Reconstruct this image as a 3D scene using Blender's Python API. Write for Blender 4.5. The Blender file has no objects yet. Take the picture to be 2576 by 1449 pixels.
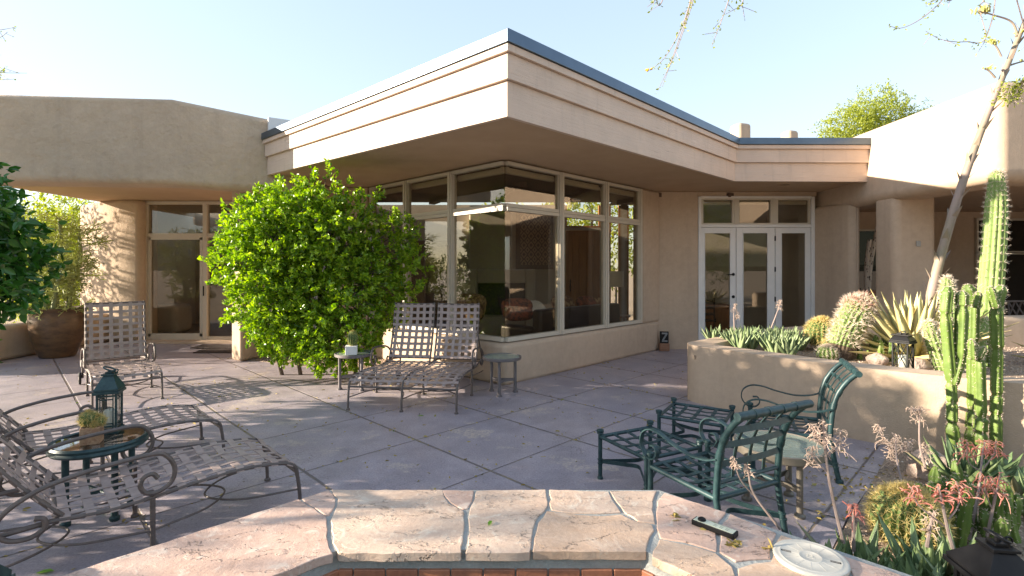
import bpy, math, random
import numpy as np
from mathutils import Vector, Matrix, Quaternion

random.seed(7)
rng = np.random.default_rng(7)
SC = bpy.context.scene
COL = SC.collection
PI = math.pi
F, HZ, CH = 1280.0, 675.0, 1.62          # focal length and horizon row (2576 px wide view), camera height


def at(u, v, y):
    """point of the place seen at (u, v) at depth y"""
    return ((u - 1288) / F * y, y, CH - (v - HZ) * y / F)


def gp(u, v, z=0.0):
    """point at height z seen at (u, v)"""
    y = (CH - z) * F / (v - HZ)
    return ((u - 1288) / F * y, y, z)


# ------------------------------------------------------------------ mesh helper
def catmull(pts, n=6, closed=False):
    P = [Vector(p) for p in pts]
    out = []
    m = len(P)
    rngk = range(m) if closed else range(m - 1)
    for i in rngk:
        if closed:
            a, b, c, d = P[(i - 1) % m], P[i], P[(i + 1) % m], P[(i + 2) % m]
        else:
            b, c = P[i], P[i + 1]
            a = P[i - 1] if i > 0 else b * 2 - c
            d = P[i + 2] if i + 2 < m else c * 2 - b
        for k in range(n):
            t = k / n
            out.append(0.5 * ((2 * b) + (c - a) * t + (2 * a - 5 * b + 4 * c - d) * t * t + (3 * b - a - 3 * c + d) * t ** 3))
    if not closed:
        out.append(P[-1].copy())
    return out


class MB:
    def __init__(s):
        s.v = []
        s.f = []

    def add(s, vs, fs):
        o = len(s.v)
        s.v.extend([tuple(q) for q in vs])
        s.f.extend([tuple(i + o for i in q) for q in fs])
        return s

    def box(s, c, size, rz=0.0, rot=None):
        hx, hy, hz = size[0] / 2, size[1] / 2, size[2] / 2
        vs = [Vector((x, y, z)) for x in (-hx, hx) for y in (-hy, hy) for z in (-hz, hz)]
        M = rot if rot is not None else Matrix.Rotation(rz, 3, 'Z')
        c = Vector(c)
        vs = [M @ q + c for q in vs]
        return s.add(vs, [(0, 1, 3, 2), (4, 6, 7, 5), (0, 4, 5, 1), (2, 3, 7, 6), (0, 2, 6, 4), (1, 5, 7, 3)])

    def beam(s, a, b, w, h, up=(0, 0, 1)):
        a, b = Vector(a), Vector(b)
        d = b - a
        L = d.length
        d.normalize()
        x = d.cross(Vector(up)).normalized()
        z = x.cross(d)
        M = Matrix((x, d, z)).transposed()
        return s.box((a + b) / 2, (w, L, h), rot=M)

    def tube(s, pts, r, seg=8, closed=False, cap=True):
        P = [Vector(p) for p in pts]
        n = len(P)
        R = r if isinstance(r, (list, tuple)) else [r] * n
        T = []
        for i in range(n):
            if closed:
                t = P[(i + 1) % n] - P[i - 1]
            else:
                t = P[min(i + 1, n - 1)] - P[max(i - 1, 0)]
            T.append(t.normalized() if t.length > 1e-9 else Vector((0, 0, 1)))
        ref = Vector((0, 0, 1)) if abs(T[0].z) < 0.9 else Vector((1, 0, 0))
        x = T[0].cross(ref).normalized()
        vs, fs = [], []
        for i in range(n):
            if i:
                q = T[i - 1].rotation_difference(T[i])
                x = q @ x
                x = (x - T[i] * x.dot(T[i])).normalized()
            y = T[i].cross(x)
            for k in range(seg):
                a = 2 * PI * k / seg
                vs.append(P[i] + (x * math.cos(a) + y * math.sin(a)) * R[i])
        for i in range(n if closed else n - 1):
            j = (i + 1) % n
            for k in range(seg):
                l = (k + 1) % seg
                fs.append((i * seg + k, i * seg + l, j * seg + l, j * seg + k))
        if cap and not closed:
            fs.append(tuple(range(seg - 1, -1, -1)))
            fs.append(tuple((n - 1) * seg + k for k in range(seg)))
        return s.add(vs, fs)

    def lathe(s, prof, c=(0, 0, 0), seg=24, M=None):
        vs, fs, rings = [], [], []
        c = Vector(c)
        for r, z in prof:
            ring_ = []
            for k in range(seg if r > 1e-6 else 1):
                a = 2 * PI * k / seg
                p = Vector((r * math.cos(a), r * math.sin(a), z))
                if M is not None:
                    p = M @ p
                ring_.append(len(vs))
                vs.append(p + c)
            rings.append(ring_)
        for A, B in zip(rings[:-1], rings[1:]):
            for k in range(seg):
                l = (k + 1) % seg
                if len(A) == 1 and len(B) == 1:
                    continue
                if len(A) == 1:
                    fs.append((A[0], B[l], B[k]))
                elif len(B) == 1:
                    fs.append((A[k], A[l], B[0]))
                else:
                    fs.append((A[k], A[l], B[l], B[k]))
        if len(rings[0]) > 1 and prof[0] != prof[-1]:
            fs.append(tuple(reversed(rings[0])))
        if len(rings[-1]) > 1 and prof[0] != prof[-1]:
            fs.append(tuple(rings[-1]))
        return s.add(vs, fs)

    def prism(s, poly, z0, z1):
        """poly in plan (counter-clockwise or not); z0, z1 a number or one per corner"""
        n = len(poly)
        A = sum(poly[i][0] * poly[(i + 1) % n][1] - poly[(i + 1) % n][0] * poly[i][1] for i in range(n))
        z0 = list(z0) if isinstance(z0, (list, tuple)) else [z0] * n
        z1 = list(z1) if isinstance(z1, (list, tuple)) else [z1] * n
        poly = list(poly)
        if A < 0:
            poly, z0, z1 = poly[::-1], z0[::-1], z1[::-1]
        vs = [(p[0], p[1], z) for p, z in zip(poly, z0)] + [(p[0], p[1], z) for p, z in zip(poly, z1)]
        fs = [tuple(range(n - 1, -1, -1)), tuple(range(n, 2 * n))]
        for i in range(n):
            j = (i + 1) % n
            fs.append((i, j, n + j, n + i))
        return s.add(vs, fs)

    def ribbon(s, pts, wd, w, t):
        """flat strap along pts, wd = direction(s) of its width"""
        P = [Vector(p) for p in pts]
        n = len(P)
        vs, fs = [], []
        for i in range(n):
            T = (P[min(i + 1, n - 1)] - P[max(i - 1, 0)]).normalized()
            W = Vector(wd).normalized()
            W = (W - T * W.dot(T)).normalized()
            N = T.cross(W)
            for a, b in ((-1, -1), (1, -1), (1, 1), (-1, 1)):
                vs.append(P[i] + W * (w / 2 * a) + N * (t / 2 * b))
        for i in range(n - 1):
            for k in range(4):
                l = (k + 1) % 4
                fs.append((i * 4 + k, i * 4 + l, i * 4 + 4 + l, i * 4 + 4 + k))
        fs.append((3, 2, 1, 0))
        fs.append(tuple((n - 1) * 4 + k for k in range(4)))
        return s.add(vs, fs)

    def blob(s, c, r, seg=20, rings=12, warp=0.0, seed=0):
        rr = random.Random(seed)
        ph = [rr.uniform(0, 6.28) for _ in range(6)]
        c = Vector(c)
        vs, fs = [], []
        for i in range(rings + 1):
            th = PI * i / rings
            for k in range(seg):
                a = 2 * PI * k / seg
                d = Vector((math.sin(th) * math.cos(a), math.sin(th) * math.sin(a), -math.cos(th)))
                q = 1 + warp * (math.sin(3 * d.x + ph[0]) + math.sin(4 * d.y + ph[1]) + math.sin(5 * d.z + ph[2]) + .5 * math.sin(9 * d.x + ph[3]) * math.sin(8 * d.y + ph[4]))
                vs.append(c + Vector((d.x * r[0], d.y * r[1], d.z * r[2])) * q)
        for i in range(rings):
            for k in range(seg):
                l = (k + 1) % seg
                fs.append((i * seg + k, i * seg + l, (i + 1) * seg + l, (i + 1) * seg + k))
        return s.add(vs, fs)

    def build(s, name, mat, parent=None, smooth=False, bevel=0.0, seg=2, world=False, tag=None, angle=40):
        me = bpy.data.meshes.new(name)
        vs = s.v
        if world and parent is not None:
            o = parent.location if world is True else world.location
            vs = [(a[0] - o.x, a[1] - o.y, a[2] - o.z) for a in vs]
        me.from_pydata(vs, [], s.f)
        return finish(me, name, mat, parent, smooth, bevel, seg, tag, angle)


def finish(me, name, mat, parent, smooth=False, bevel=0, seg=2, tagv=None, angle=40):
    me.materials.append(mat)
    me.validate()
    me.update()
    o = bpy.data.objects.new(name, me)
    COL.objects.link(o)
    if parent is not None:
        o.parent = parent
    if smooth or bevel:
        me.polygons.foreach_set('use_smooth', [True] * len(me.polygons))
        if not bevel:
            try:
                me.set_sharp_from_angle(angle=math.radians(angle))
            except Exception:
                pass
    if bevel:
        m = o.modifiers.new('bevel', 'BEVEL')
        m.width = bevel
        m.segments = seg
        m.limit_method = 'ANGLE'
        m.angle_limit = math.radians(35)
        m.harden_normals = True
    if tagv:
        tag(o, *tagv)
    return o


def tag(o, label, cat, group=None, kind=None):
    if label:
        o['label'] = label
    if cat:
        o['category'] = cat
    if group:
        o['group'] = group
    if kind:
        o['kind'] = kind
    return o


def thing(name, label, cat, loc=(0, 0, 0), rz=0.0, group=None):
    o = bpy.data.objects.new(name, None)
    o.empty_display_size = 0.1
    COL.objects.link(o)
    o.location = loc
    o.rotation_euler = (0, 0, rz)
    return tag(o, label, cat, group)


def struct(o, kind='structure', label=None):
    o['kind'] = kind
    if label:
        o['label'] = label
    return o


def dup(root, loc, rz, label, group=None):
    r = root.copy()
    COL.objects.link(r)
    r.location = loc
    r.rotation_euler = (0, 0, rz)
    r['label'] = label
    if group:
        r['group'] = group
    for ch in list(root.children):
        c = ch.copy()
        COL.objects.link(c)
        c.parent = r
        for g in list(ch.children):
            d = g.copy()
            COL.objects.link(d)
            d.parent = c
    return r


# ------------------------------------------------------------------ materials
def nodes(name):
    m = bpy.data.materials.new(name)
    m.use_nodes = True
    nt = m.node_tree
    b = nt.nodes['Principled BSDF']
    return m, nt, b


def nd(nt, typ, **kw):
    n = nt.nodes.new(typ)
    for k, v in kw.items():
        if k.startswith('i_'):
            key = k[2:]
            n.inputs[int(key) if key.isdigit() else key.replace('_', ' ')].default_value = v
        else:
            setattr(n, k, v)
    return n


def lk(nt, a, ao, b, bi):
    nt.links.new(a.outputs[ao], b.inputs[bi])


def c4(c):
    return (c[0], c[1], c[2], 1.0)


def noise(nt, co, scale, detail=4, rough=0.6):
    n = nd(nt, 'ShaderNodeTexNoise', i_Scale=scale, i_Detail=detail, i_Roughness=rough)
    nt.links.new(co, n.inputs['Vector'])
    return n


def ramp(nt, src, p0, p1, c0, c1):
    r = nd(nt, 'ShaderNodeValToRGB')
    r.color_ramp.elements[0].position = p0
    r.color_ramp.elements[1].position = p1
    r.color_ramp.elements[0].color = c4(c0)
    r.color_ramp.elements[1].color = c4(c1)
    nt.links.new(src, r.inputs['Fac'])
    return r


def mixc(nt, fac, a, b, blend='MIX'):
    m = nd(nt, 'ShaderNodeMix', data_type='RGBA', blend_type=blend)
    for sock, val in ((m.inputs[0], fac), (m.inputs[6], a), (m.inputs[7], b)):
        if hasattr(val, 'is_output'):
            nt.links.new(val, sock)
        elif isinstance(val, (int, float)):
            sock.default_value = val
        else:
            sock.default_value = c4(val)
    return m.outputs[2]


def math_(nt, op, a, b=None):
    m = nd(nt, 'ShaderNodeMath', operation=op)
    for i, q in enumerate((a, b)):
        if q is None:
            continue
        if hasattr(q, 'is_output'):
            nt.links.new(q, m.inputs[i])
        else:
            m.inputs[i].default_value = q
    return m.outputs[0]


def bump(nt, b, h, strength, dist, prev=None):
    n = nd(nt, 'ShaderNodeBump', i_Strength=strength, i_Distance=dist)
    nt.links.new(h, n.inputs['Height'])
    if prev is not None:
        nt.links.new(prev.outputs[0], n.inputs['Normal'])
    nt.links.new(n.outputs[0], b.inputs['Normal'])
    return n


def mat(name, c1, c2=None, scale=6, rough=0.7, metal=0.0, bs=0.0, bscale=60, bdist=0.01, fine=None, spec=0.5, stretch=None, lo=.35, hi=.65):
    m, nt, b = nodes(name)
    b.inputs['Roughness'].default_value = rough
    b.inputs['Metallic'].default_value = metal
    b.inputs['Specular IOR Level'].default_value = spec
    tc = nd(nt, 'ShaderNodeTexCoord')
    co = tc.outputs['Object']
    if stretch:
        mp = nd(nt, 'ShaderNodeMapping')
        mp.inputs['Scale'].default_value = stretch
        nt.links.new(co, mp.inputs['Vector'])
        co = mp.outputs[0]
    if c2 is None:
        c2 = tuple(q * .8 for q in c1)
    n = noise(nt, co, scale, 6, .65)
    r = ramp(nt, n.outputs['Fac'], lo, hi, c2, c1)
    col = r.outputs[0]
    if fine:
        n2 = noise(nt, co, fine, 3)
        col = mixc(nt, .25, col, ramp(nt, n2.outputs['Fac'], .3, .7, (.35, .35, .35), (.65, .65, .65)).outputs[0], 'OVERLAY')
    nt.links.new(col, b.inputs['Base Color'])
    if bs:
        nb = noise(nt, co, bscale, 4, .6)
        bump(nt, b, nb.outputs['Fac'], bs, bdist)
    return m


def leafmat(name, c1, c2, rough=.45, trans=.3, c3=None):
    m, nt, b = nodes(name)
    g = nd(nt, 'ShaderNodeNewGeometry')
    r = nd(nt, 'ShaderNodeValToRGB')
    r.color_ramp.elements[0].color = c4(c1)
    r.color_ramp.elements[1].color = c4(c2)
    if c3:
        e = r.color_ramp.elements.new(.93)
        e.color = c4(c2)
        r.color_ramp.elements[2].color = c4(c3)
    lk(nt, g, 'Random Per Island', r, 'Fac')
    lk(nt, r, 0, b, 'Base Color')
    b.inputs['Roughness'].default_value = rough
    t = nd(nt, 'ShaderNodeBsdfTranslucent')
    hs = nd(nt, 'ShaderNodeHueSaturation', i_Saturation=1.15, i_Value=1.5)
    lk(nt, r, 0, hs, 'Color')
    lk(nt, hs, 0, t, 'Color')
    mx = nd(nt, 'ShaderNodeMixShader', i_0=trans)
    lk(nt, b, 0, mx, 1)
    lk(nt, t, 0, mx, 2)
    lk(nt, mx, 0, nt.nodes['Material Output'], 'Surface')
    return m


def glassmat(name, tint, ior=1.6, rough=0.0):
    m, nt, b = nodes(name)
    nt.nodes.remove(b)
    fr = nd(nt, 'ShaderNodeFresnel', i_IOR=ior)
    ge = nd(nt, 'ShaderNodeNewGeometry')      # the same index on both faces of the thin sheet
    mp = nd(nt, 'ShaderNodeMapRange')
    mp.inputs['To Min'].default_value = ior
    mp.inputs['To Max'].default_value = 1 / ior
    lk(nt, ge, 'Backfacing', mp, 0)
    lk(nt, mp, 0, fr, 0)
    tr = nd(nt, 'ShaderNodeBsdfTransparent')
    tr.inputs[0].default_value = c4(tint)
    gl = nd(nt, 'ShaderNodeBsdfGlossy', i_Roughness=rough)
    gl.inputs['Color'].default_value = (1, 1, 1, 1)
    mx = nd(nt, 'ShaderNodeMixShader')
    lk(nt, fr, 0, mx, 0)
    lk(nt, tr, 0, mx, 1)
    lk(nt, gl, 0, mx, 2)
    lk(nt, mx, 0, nt.nodes['Material Output'], 'Surface')
    return m


def stuccomat(name, c1, c2, k=1.0):
    m, nt, b = nodes(name)
    b.inputs['Roughness'].default_value = .92
    b.inputs['Specular IOR Level'].default_value = .2
    tc = nd(nt, 'ShaderNodeTexCoord')
    co = tc.outputs['Object']
    n1 = noise(nt, co, 1.1, 6, .6)
    col = ramp(nt, n1.outputs['Fac'], .32, .68, c2, c1).outputs[0]
    n2 = noise(nt, co, 9, 8, .75)
    col = mixc(nt, .16, col, ramp(nt, n2.outputs['Fac'], .35, .65, (.3, .3, .3), (.7, .7, .7)).outputs[0], 'OVERLAY')
    # faint rain streaks running down
    mp = nd(nt, 'ShaderNodeMapping')
    mp.inputs['Scale'].default_value = (5, 5, .35)
    nt.links.new(co, mp.inputs['Vector'])
    n3 = noise(nt, mp.outputs[0], 1.0, 5, .6)
    col = mixc(nt, ramp(nt, n3.outputs['Fac'], .52, .75, (0, 0, 0), (.28, .28, .28)).outputs[0], col, tuple(q * .72 for q in c2))
    nt.links.new(col, b.inputs['Base Color'])
    big = noise(nt, co, 3.0, 3, .5)
    b1 = bump(nt, b, big.outputs['Fac'], .8 * k, .02 + .07 * k)
    med = noise(nt, co, 16, 5, .65)
    b2 = bump(nt, b, med.outputs['Fac'], .85 * k, .006 + .024 * k, b1)
    fin = noise(nt, co, 90, 3, .6)
    bump(nt, b, fin.outputs['Fac'], .6, .006, b2)
    return m


def fasciamat(name, c1, c2):
    m, nt, b = nodes(name)
    b.inputs['Roughness'].default_value = .6
    tc = nd(nt, 'ShaderNodeTexCoord')
    co = tc.outputs['Object']
    n1 = noise(nt, co, 2.5, 5, .6)
    col = ramp(nt, n1.outputs['Fac'], .3, .7, c2, c1).outputs[0]
    mp = nd(nt, 'ShaderNodeMapping')
    mp.inputs['Scale'].default_value = (1.0, 1.0, 14)
    nt.links.new(co, mp.inputs['Vector'])
    g = noise(nt, mp.outputs[0], 2.6, 7, .7)
    crack = ramp(nt, g.outputs['Fac'], .30, .36, (1, 1, 1), (0, 0, 0)).outputs[0]
    patch = noise(nt, co, 1.3, 2, .5)
    crack = math_(nt, 'MULTIPLY', crack, ramp(nt, patch.outputs['Fac'], .45, .6, (0, 0, 0), (1, 1, 1)).outputs[0])
    col = mixc(nt, crack, col, (.3, .22, .17))
    dm = nd(nt, 'ShaderNodeMapping')
    dm.inputs['Scale'].default_value = (9, 9, .8)
    nt.links.new(co, dm.inputs['Vector'])
    dn = noise(nt, dm.outputs[0], 1.0, 4, .6)
    col = mixc(nt, ramp(nt, dn.outputs['Fac'], .56, .76, (0, 0, 0), (.4, .4, .4)).outputs[0], col, tuple(q * .7 for q in c2))
    nt.links.new(col, b.inputs['Base Color'])
    b1 = bump(nt, b, g.outputs['Fac'], .6, .02)
    return m


STUCCO = stuccomat('stucco', (.53, .405, .30), (.475, .362, .266), .25)
STUCCOR = stuccomat('hand_trowelled_stucco', (.53, .415, .31), (.455, .355, .265), .9)
STUCCOC = stuccomat('column_stucco', (.52, .40, .29), (.45, .345, .25), .5)
SOFFIT = mat('soffit_stucco', (.52, .375, .25), (.47, .335, .22), 2, .9, bs=.25, bscale=70, bdist=.004, spec=.2)
FASCIA = fasciamat('painted_fascia', (.64, .50, .40), (.55, .43, .345))
CAPM = mat('roof_cap_metal', (.105, .14, .185), (.09, .12, .16), 3, .28, .8, bs=.04, bscale=4, bdist=.02)
FRAME = mat('window_frame_paint', (.55, .49, .40), (.52, .46, .375), 8, .45, bs=.03)
WHITE = mat('white_door_paint', (.74, .72, .70), (.70, .68, .66), 5, .4, bs=.03)
BLACKM = mat('black_metal', (.009, .009, .010), (.006, .006, .007), 20, .45, .0, bs=.05, bscale=120, bdist=.002, spec=.25)
GLASS = glassmat('window_glass', (.86, .84, .79), 1.6)
CLEAR = glassmat('lantern_glass', (.92, .93, .92), 1.3)
TAUPE = mat('taupe_vinyl_strap', (.385, .298, .268), (.29, .222, .2), 16, .5, bs=.1, bscale=150, bdist=.002)
TAUPEF = mat('taupe_frame_metal', (.14, .112, .10), (.10, .08, .072), 20, .5, .15, bs=.08, bscale=90, bdist=.002)
GREENM = mat('green_patio_metal', (.030, .070, .072), (.012, .036, .042), 26, .42, .1, bs=.06, bscale=80, bdist=.002)
GRAYT = mat('grey_table_metal', (.17, .15, .15), (.14, .12, .12), 12, .5, .2)
TANT = mat('tan_table_metal', (.23, .2, .16), (.19, .165, .13), 12, .45, .2)
RUBBER = mat('rubber', (.018, .018, .018), (.012, .012, .012), 20, .7)
FROST = None
# ------------------------------------------------------------------ special materials
def frostmat():
    m, nt, b = nodes('hammered_table_glass')
    b.inputs['Base Color'].default_value = (.36, .42, .36, 1)
    b.inputs['Roughness'].default_value = .12
    b.inputs['Specular IOR Level'].default_value = .8
    tc = nd(nt, 'ShaderNodeTexCoord')
    n = noise(nt, tc.outputs['Object'], 26, 3)
    bump(nt, b, n.outputs['Fac'], .5, .012)
    t = nd(nt, 'ShaderNodeBsdfTransparent')
    t.inputs[0].default_value = (.75, .82, .75, 1)
    mx = nd(nt, 'ShaderNodeMixShader', i_0=.6)
    lk(nt, t, 0, mx, 1)
    lk(nt, b, 0, mx, 2)
    lk(nt, mx, 0, nt.nodes['Material Output'], 'Surface')
    return m


FROST = frostmat()


def patiomat():
    m, nt, b = nodes('stained_concrete')
    tc = nd(nt, 'ShaderNodeTexCoord')
    co = tc.outputs['Object']
    n1 = noise(nt, co, .55, 6, .6)
    col = ramp(nt, n1.outputs['Fac'], .33, .67, (.29, .26, .295), (.38, .32, .325)).outputs[0]
    n2 = noise(nt, co, 3.2, 8, .72)
    col = mixc(nt, .5, col, ramp(nt, n2.outputs['Fac'], .3, .7, (.28, .28, .29), (.72, .71, .70)).outputs[0], 'OVERLAY')
    # worn pale patches
    n3 = noise(nt, co, 1.35, 9, .72)
    w = ramp(nt, n3.outputs['Fac'], .565, .62, (0, 0, 0), (.85, .85, .85)).outputs[0]
    n3b = noise(nt, co, 30, 4, .7)
    w = math_(nt, 'MULTIPLY', w, ramp(nt, n3b.outputs['Fac'], .4, .55, (.1, .1, .1), (1, 1, 1)).outputs[0])
    col = mixc(nt, w, col, (.52, .43, .36))
    # dark water stains and wandering hairline cracks
    n6 = noise(nt, co, .8, 5, .6)
    col = mixc(nt, ramp(nt, n6.outputs['Fac'], .56, .72, (0, 0, 0), (.5, .5, .5)).outputs[0], col, (.15, .125, .14))
    n7 = noise(nt, co, 1.1, 7, .65)
    ck = ramp(nt, math_(nt, 'ABSOLUTE', math_(nt, 'SUBTRACT', n7.outputs['Fac'], .5)), .0, .0022, (1, 1, 1), (0, 0, 0)).outputs[0]
    n8 = noise(nt, co, .6, 1)
    ck = math_(nt, 'MULTIPLY', ck, ramp(nt, n8.outputs['Fac'], .56, .6, (0, 0, 0), (.7, .7, .7)).outputs[0])
    col = mixc(nt, ck, col, (.07, .055, .055))
    sp = noise(nt, co, 70, 5, .75)
    col = mixc(nt, .55, col, ramp(nt, sp.outputs['Fac'], .3, .7, (.2, .2, .2), (.8, .8, .8)).outputs[0], 'OVERLAY')
    # small pits
    vo = nd(nt, 'ShaderNodeTexVoronoi', i_Scale=34)
    nt.links.new(co, vo.inputs['Vector'])
    vs = nd(nt, 'ShaderNodeTexVoronoi', i_Scale=34)
    nt.links.new(co, vs.inputs['Vector'])
    pit = ramp(nt, vo.outputs['Distance'], .10, .16, (1, 1, 1), (0, 0, 0)).outputs[0]
    sel = nd(nt, 'ShaderNodeSeparateColor')
    lk(nt, vo, 'Color', sel, 0)
    pit = math_(nt, 'MULTIPLY', pit, math_(nt, 'GREATER_THAN', sel.outputs[0], .62))
    col = mixc(nt, math_(nt, 'MULTIPLY', pit, .55), col, (.09, .07, .075))
    # saw-cut joints running both ways at 45 degrees
    sx = nd(nt, 'ShaderNodeSeparateXYZ')
    nt.links.new(co, sx.inputs[0])
    wob = noise(nt, co, 6, 2)
    wv = math_(nt, 'MULTIPLY', math_(nt, 'SUBTRACT', wob.outputs['Fac'], .5), .012)
    p = math_(nt, 'ADD', math_(nt, 'ADD', sx.outputs[0], sx.outputs[1]), wv)
    q = math_(nt, 'ADD', math_(nt, 'SUBTRACT', sx.outputs[0], sx.outputs[1]), wv)

    def line(val, off, per):
        a = math_(nt, 'SUBTRACT', val, off - per / 2)
        a = math_(nt, 'DIVIDE', a, per)
        a = math_(nt, 'FRACT', a)
        a = math_(nt, 'ABSOLUTE', math_(nt, 'SUBTRACT', a, .5))
        return math_(nt, 'MULTIPLY', a, per * .7071)      # metres from the joint
    dp = line(p, .9, 1.5)
    dq = line(q, -4.24, 1.47)
    jp = ramp(nt, dp, .008, .014, (1, 1, 1), (0, 0, 0)).outputs[0]
    jq = ramp(nt, dq, .005, .009, (1, 1, 1), (0, 0, 0)).outputs[0]
    j = math_(nt, 'MAXIMUM', jp, jq)
    # grit and fallen yellow petals caught in the joints
    gn = noise(nt, co, 4.0, 3)
    gcol = ramp(nt, gn.outputs['Fac'], .5, .68, (.125, .105, .108), (.24, .19, .11)).outputs[0]
    col = mixc(nt, math_(nt, 'MULTIPLY', j, .9), col, gcol)
    nt.links.new(col, b.inputs['Base Color'])
    rr = ramp(nt, n2.outputs['Fac'], .3, .7, (.42, .42, .42), (.62, .62, .62)).outputs[0]
    nt.links.new(rr, b.inputs['Roughness'])
    h = math_(nt, 'SUBTRACT', math_(nt, 'MULTIPLY', n2.outputs['Fac'], .5), math_(nt, 'ADD', math_(nt, 'MULTIPLY', j, 1.0), math_(nt, 'MULTIPLY', pit, .35)))
    b1 = bump(nt, b, h, .7, .012)
    n5 = noise(nt, co, 55, 4, .7)
    bump(nt, b, n5.outputs['Fac'], .3, .004, b1)
    return m


PATIO = patiomat()


def flagmat(name, c1, c2, vein):
    m, nt, b = nodes(name)
    b.inputs['Roughness'].default_value = .68
    tc = nd(nt, 'ShaderNodeTexCoord')
    oi = nd(nt, 'ShaderNodeObjectInfo')
    ad = nd(nt, 'ShaderNodeVectorMath', operation='ADD')
    cx = nd(nt, 'ShaderNodeCombineXYZ')
    mm = math_(nt, 'MULTIPLY', oi.outputs['Random'], 40)
    for i in range(3):
        nt.links.new(mm, cx.inputs[i])
    lk(nt, tc, 'Object', ad, 0)
    lk(nt, cx, 0, ad, 1)
    co = ad.outputs[0]
    n1 = noise(nt, co, 3.2, 8, .68)
    n1.inputs['Distortion'].default_value = 1.2
    col = ramp(nt, n1.outputs['Fac'], .32, .66, c2, c1).outputs[0]
    n2 = noise(nt, co, 5, 9, .7)
    n2.inputs['Distortion'].default_value = 2.5
    col = mixc(nt, ramp(nt, n2.outputs['Fac'], .55, .62, (0, 0, 0), (.8, .8, .8)).outputs[0], col, vein)
    # delamination edges: thin dark contour lines
    mp = nd(nt, 'ShaderNodeMapping')
    mp.inputs['Scale'].default_value = (1, 2.2, 1)
    nt.links.new(co, mp.inputs['Vector'])
    n3 = noise(nt, mp.outputs[0], 2.6, 6, .62)
    e = math_(nt, 'ABSOLUTE', math_(nt, 'SUBTRACT', n3.outputs['Fac'], .5))
    line = ramp(nt, e, .0, .008, (1, 1, 1), (0, 0, 0)).outputs[0]
    gate = noise(nt, co, 7, 2)
    line = math_(nt, 'MULTIPLY', line, ramp(nt, gate.outputs['Fac'], .5, .56, (0, 0, 0), (1, 1, 1)).outputs[0])
    col = mixc(nt, math_(nt, 'MULTIPLY', line, .85), col, tuple(q * .35 for q in c2))
    sp = noise(nt, co, 48, 6, .75)
    col = mixc(nt, .3, col, ramp(nt, sp.outputs['Fac'], .3, .7, (.25, .25, .25), (.75, .75, .75)).outputs[0], 'OVERLAY')
    # thin pale mineral bloom and dark lichen flecks
    vo = nd(nt, 'ShaderNodeTexVoronoi', i_Scale=55)
    nt.links.new(co, vo.inputs['Vector'])
    fl = ramp(nt, vo.outputs['Distance'], .05, .08, (.35, .35, .35), (0, 0, 0)).outputs[0]
    col = mixc(nt, math_(nt, 'MULTIPLY', fl, ramp(nt, gate.outputs['Fac'], .5, .6, (0, 0, 0), (1, 1, 1)).outputs[0]), col, (.16, .11, .08))
    nt.links.new(col, b.inputs['Base Color'])
    st = ramp(nt, n3.outputs['Fac'], .492, .508, (0, 0, 0), (1, 1, 1)).outputs[0]
    b1 = bump(nt, b, st, .6, .010)
    b2 = bump(nt, b, n2.outputs['Fac'], .4, .012, b1)
    bump(nt, b, sp.outputs['Fac'], .5, .005, b2)
    return m


FLAG = [flagmat('flagstone_pink', (.61, .435, .35), (.50, .33, .255), (.66, .54, .45)),
        flagmat('flagstone_cream', (.63, .485, .38), (.53, .38, .285), (.68, .57, .46)),
        flagmat('flagstone_buff', (.61, .445, .33), (.50, .34, .235), (.62, .48, .37))]
MORTAR = mat('grey_mortar', (.37, .375, .355), (.29, .30, .285), 9, .9, bs=.6, bscale=60, bdist=.01, fine=90)
TILE = mat('terracotta_tile', (.44, .18, .095), (.27, .11, .065), 11, .45, bs=.3, bscale=30, bdist=.006, fine=60)
WOODD = mat('dark_ceiling_wood', (.10, .06, .04), (.07, .042, .028), 3, .6, stretch=(1, 12, 12))
DOORW = mat('orange_door_wood', (.42, .2, .075), (.30, .13, .05), 3, .5, stretch=(14, 14, 1))
INWALL = mat('interior_plaster', (.50, .44, .36), (.45, .39, .32), 2, .9)
INFLOOR = mat('interior_floor', (.34, .24, .17), (.26, .18, .12), 3, .4)
LEATHER = mat('black_leather', (.022, .018, .017), (.015, .012, .012), 8, .4, bs=.2, bscale=40, bdist=.006)
CUSH = mat('rust_pattern_fabric', (.28, .08, .045), (.07, .03, .025), 18, .85, lo=.47, hi=.53)
CUSH2 = mat('gold_pattern_fabric', (.36, .24, .13), (.12, .05, .035), 16, .85, lo=.46, hi=.54)
FLEECE = mat('white_fleece', (.72, .70, .66), (.55, .53, .5), 40, .95, bs=.9, bscale=45, bdist=.03)
SHADE = mat('lamp_shade_linen', (.72, .66, .55), (.68, .62, .5), 10, .9)
CREAM = mat('cream_upholstery', (.5, .46, .4), (.45, .41, .36), 10, .9)
POTBR = mat('brown_glaze', (.17, .095, .045), (.07, .042, .024), 4, .35, bs=.3, bscale=14, bdist=.012, fine=30, stretch=(1, 1, 2.5))
POTWH = mat('white_ceramic', (.72, .71, .68), (.66, .65, .62), 20, .6, bs=.2, bscale=60, bdist=.004)
POTST = mat('tan_stone_pot', (.40, .25, .15), (.30, .17, .10), 40, .8, bs=.6, bscale=50, bdist=.008, lo=.45, hi=.55)
TERRA = mat('terracotta_urn', (.38, .17, .10), (.3, .13, .08), 5, .8)
CANDLE = mat('candle_wax', (.80, .76, .66), (.76, .72, .62), 6, .55)
LID = mat('white_plastic_lid', (.58, .55, .48), (.50, .47, .41), 5, .55, bs=.15, bscale=40, bdist=.003)
PANEL = mat('panel_face', (.62, .64, .50), (.58, .6, .46), 12, .45)
PANELG = mat('panel_marks', (.30, .33, .27), (.27, .30, .24), 12, .5)
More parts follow.
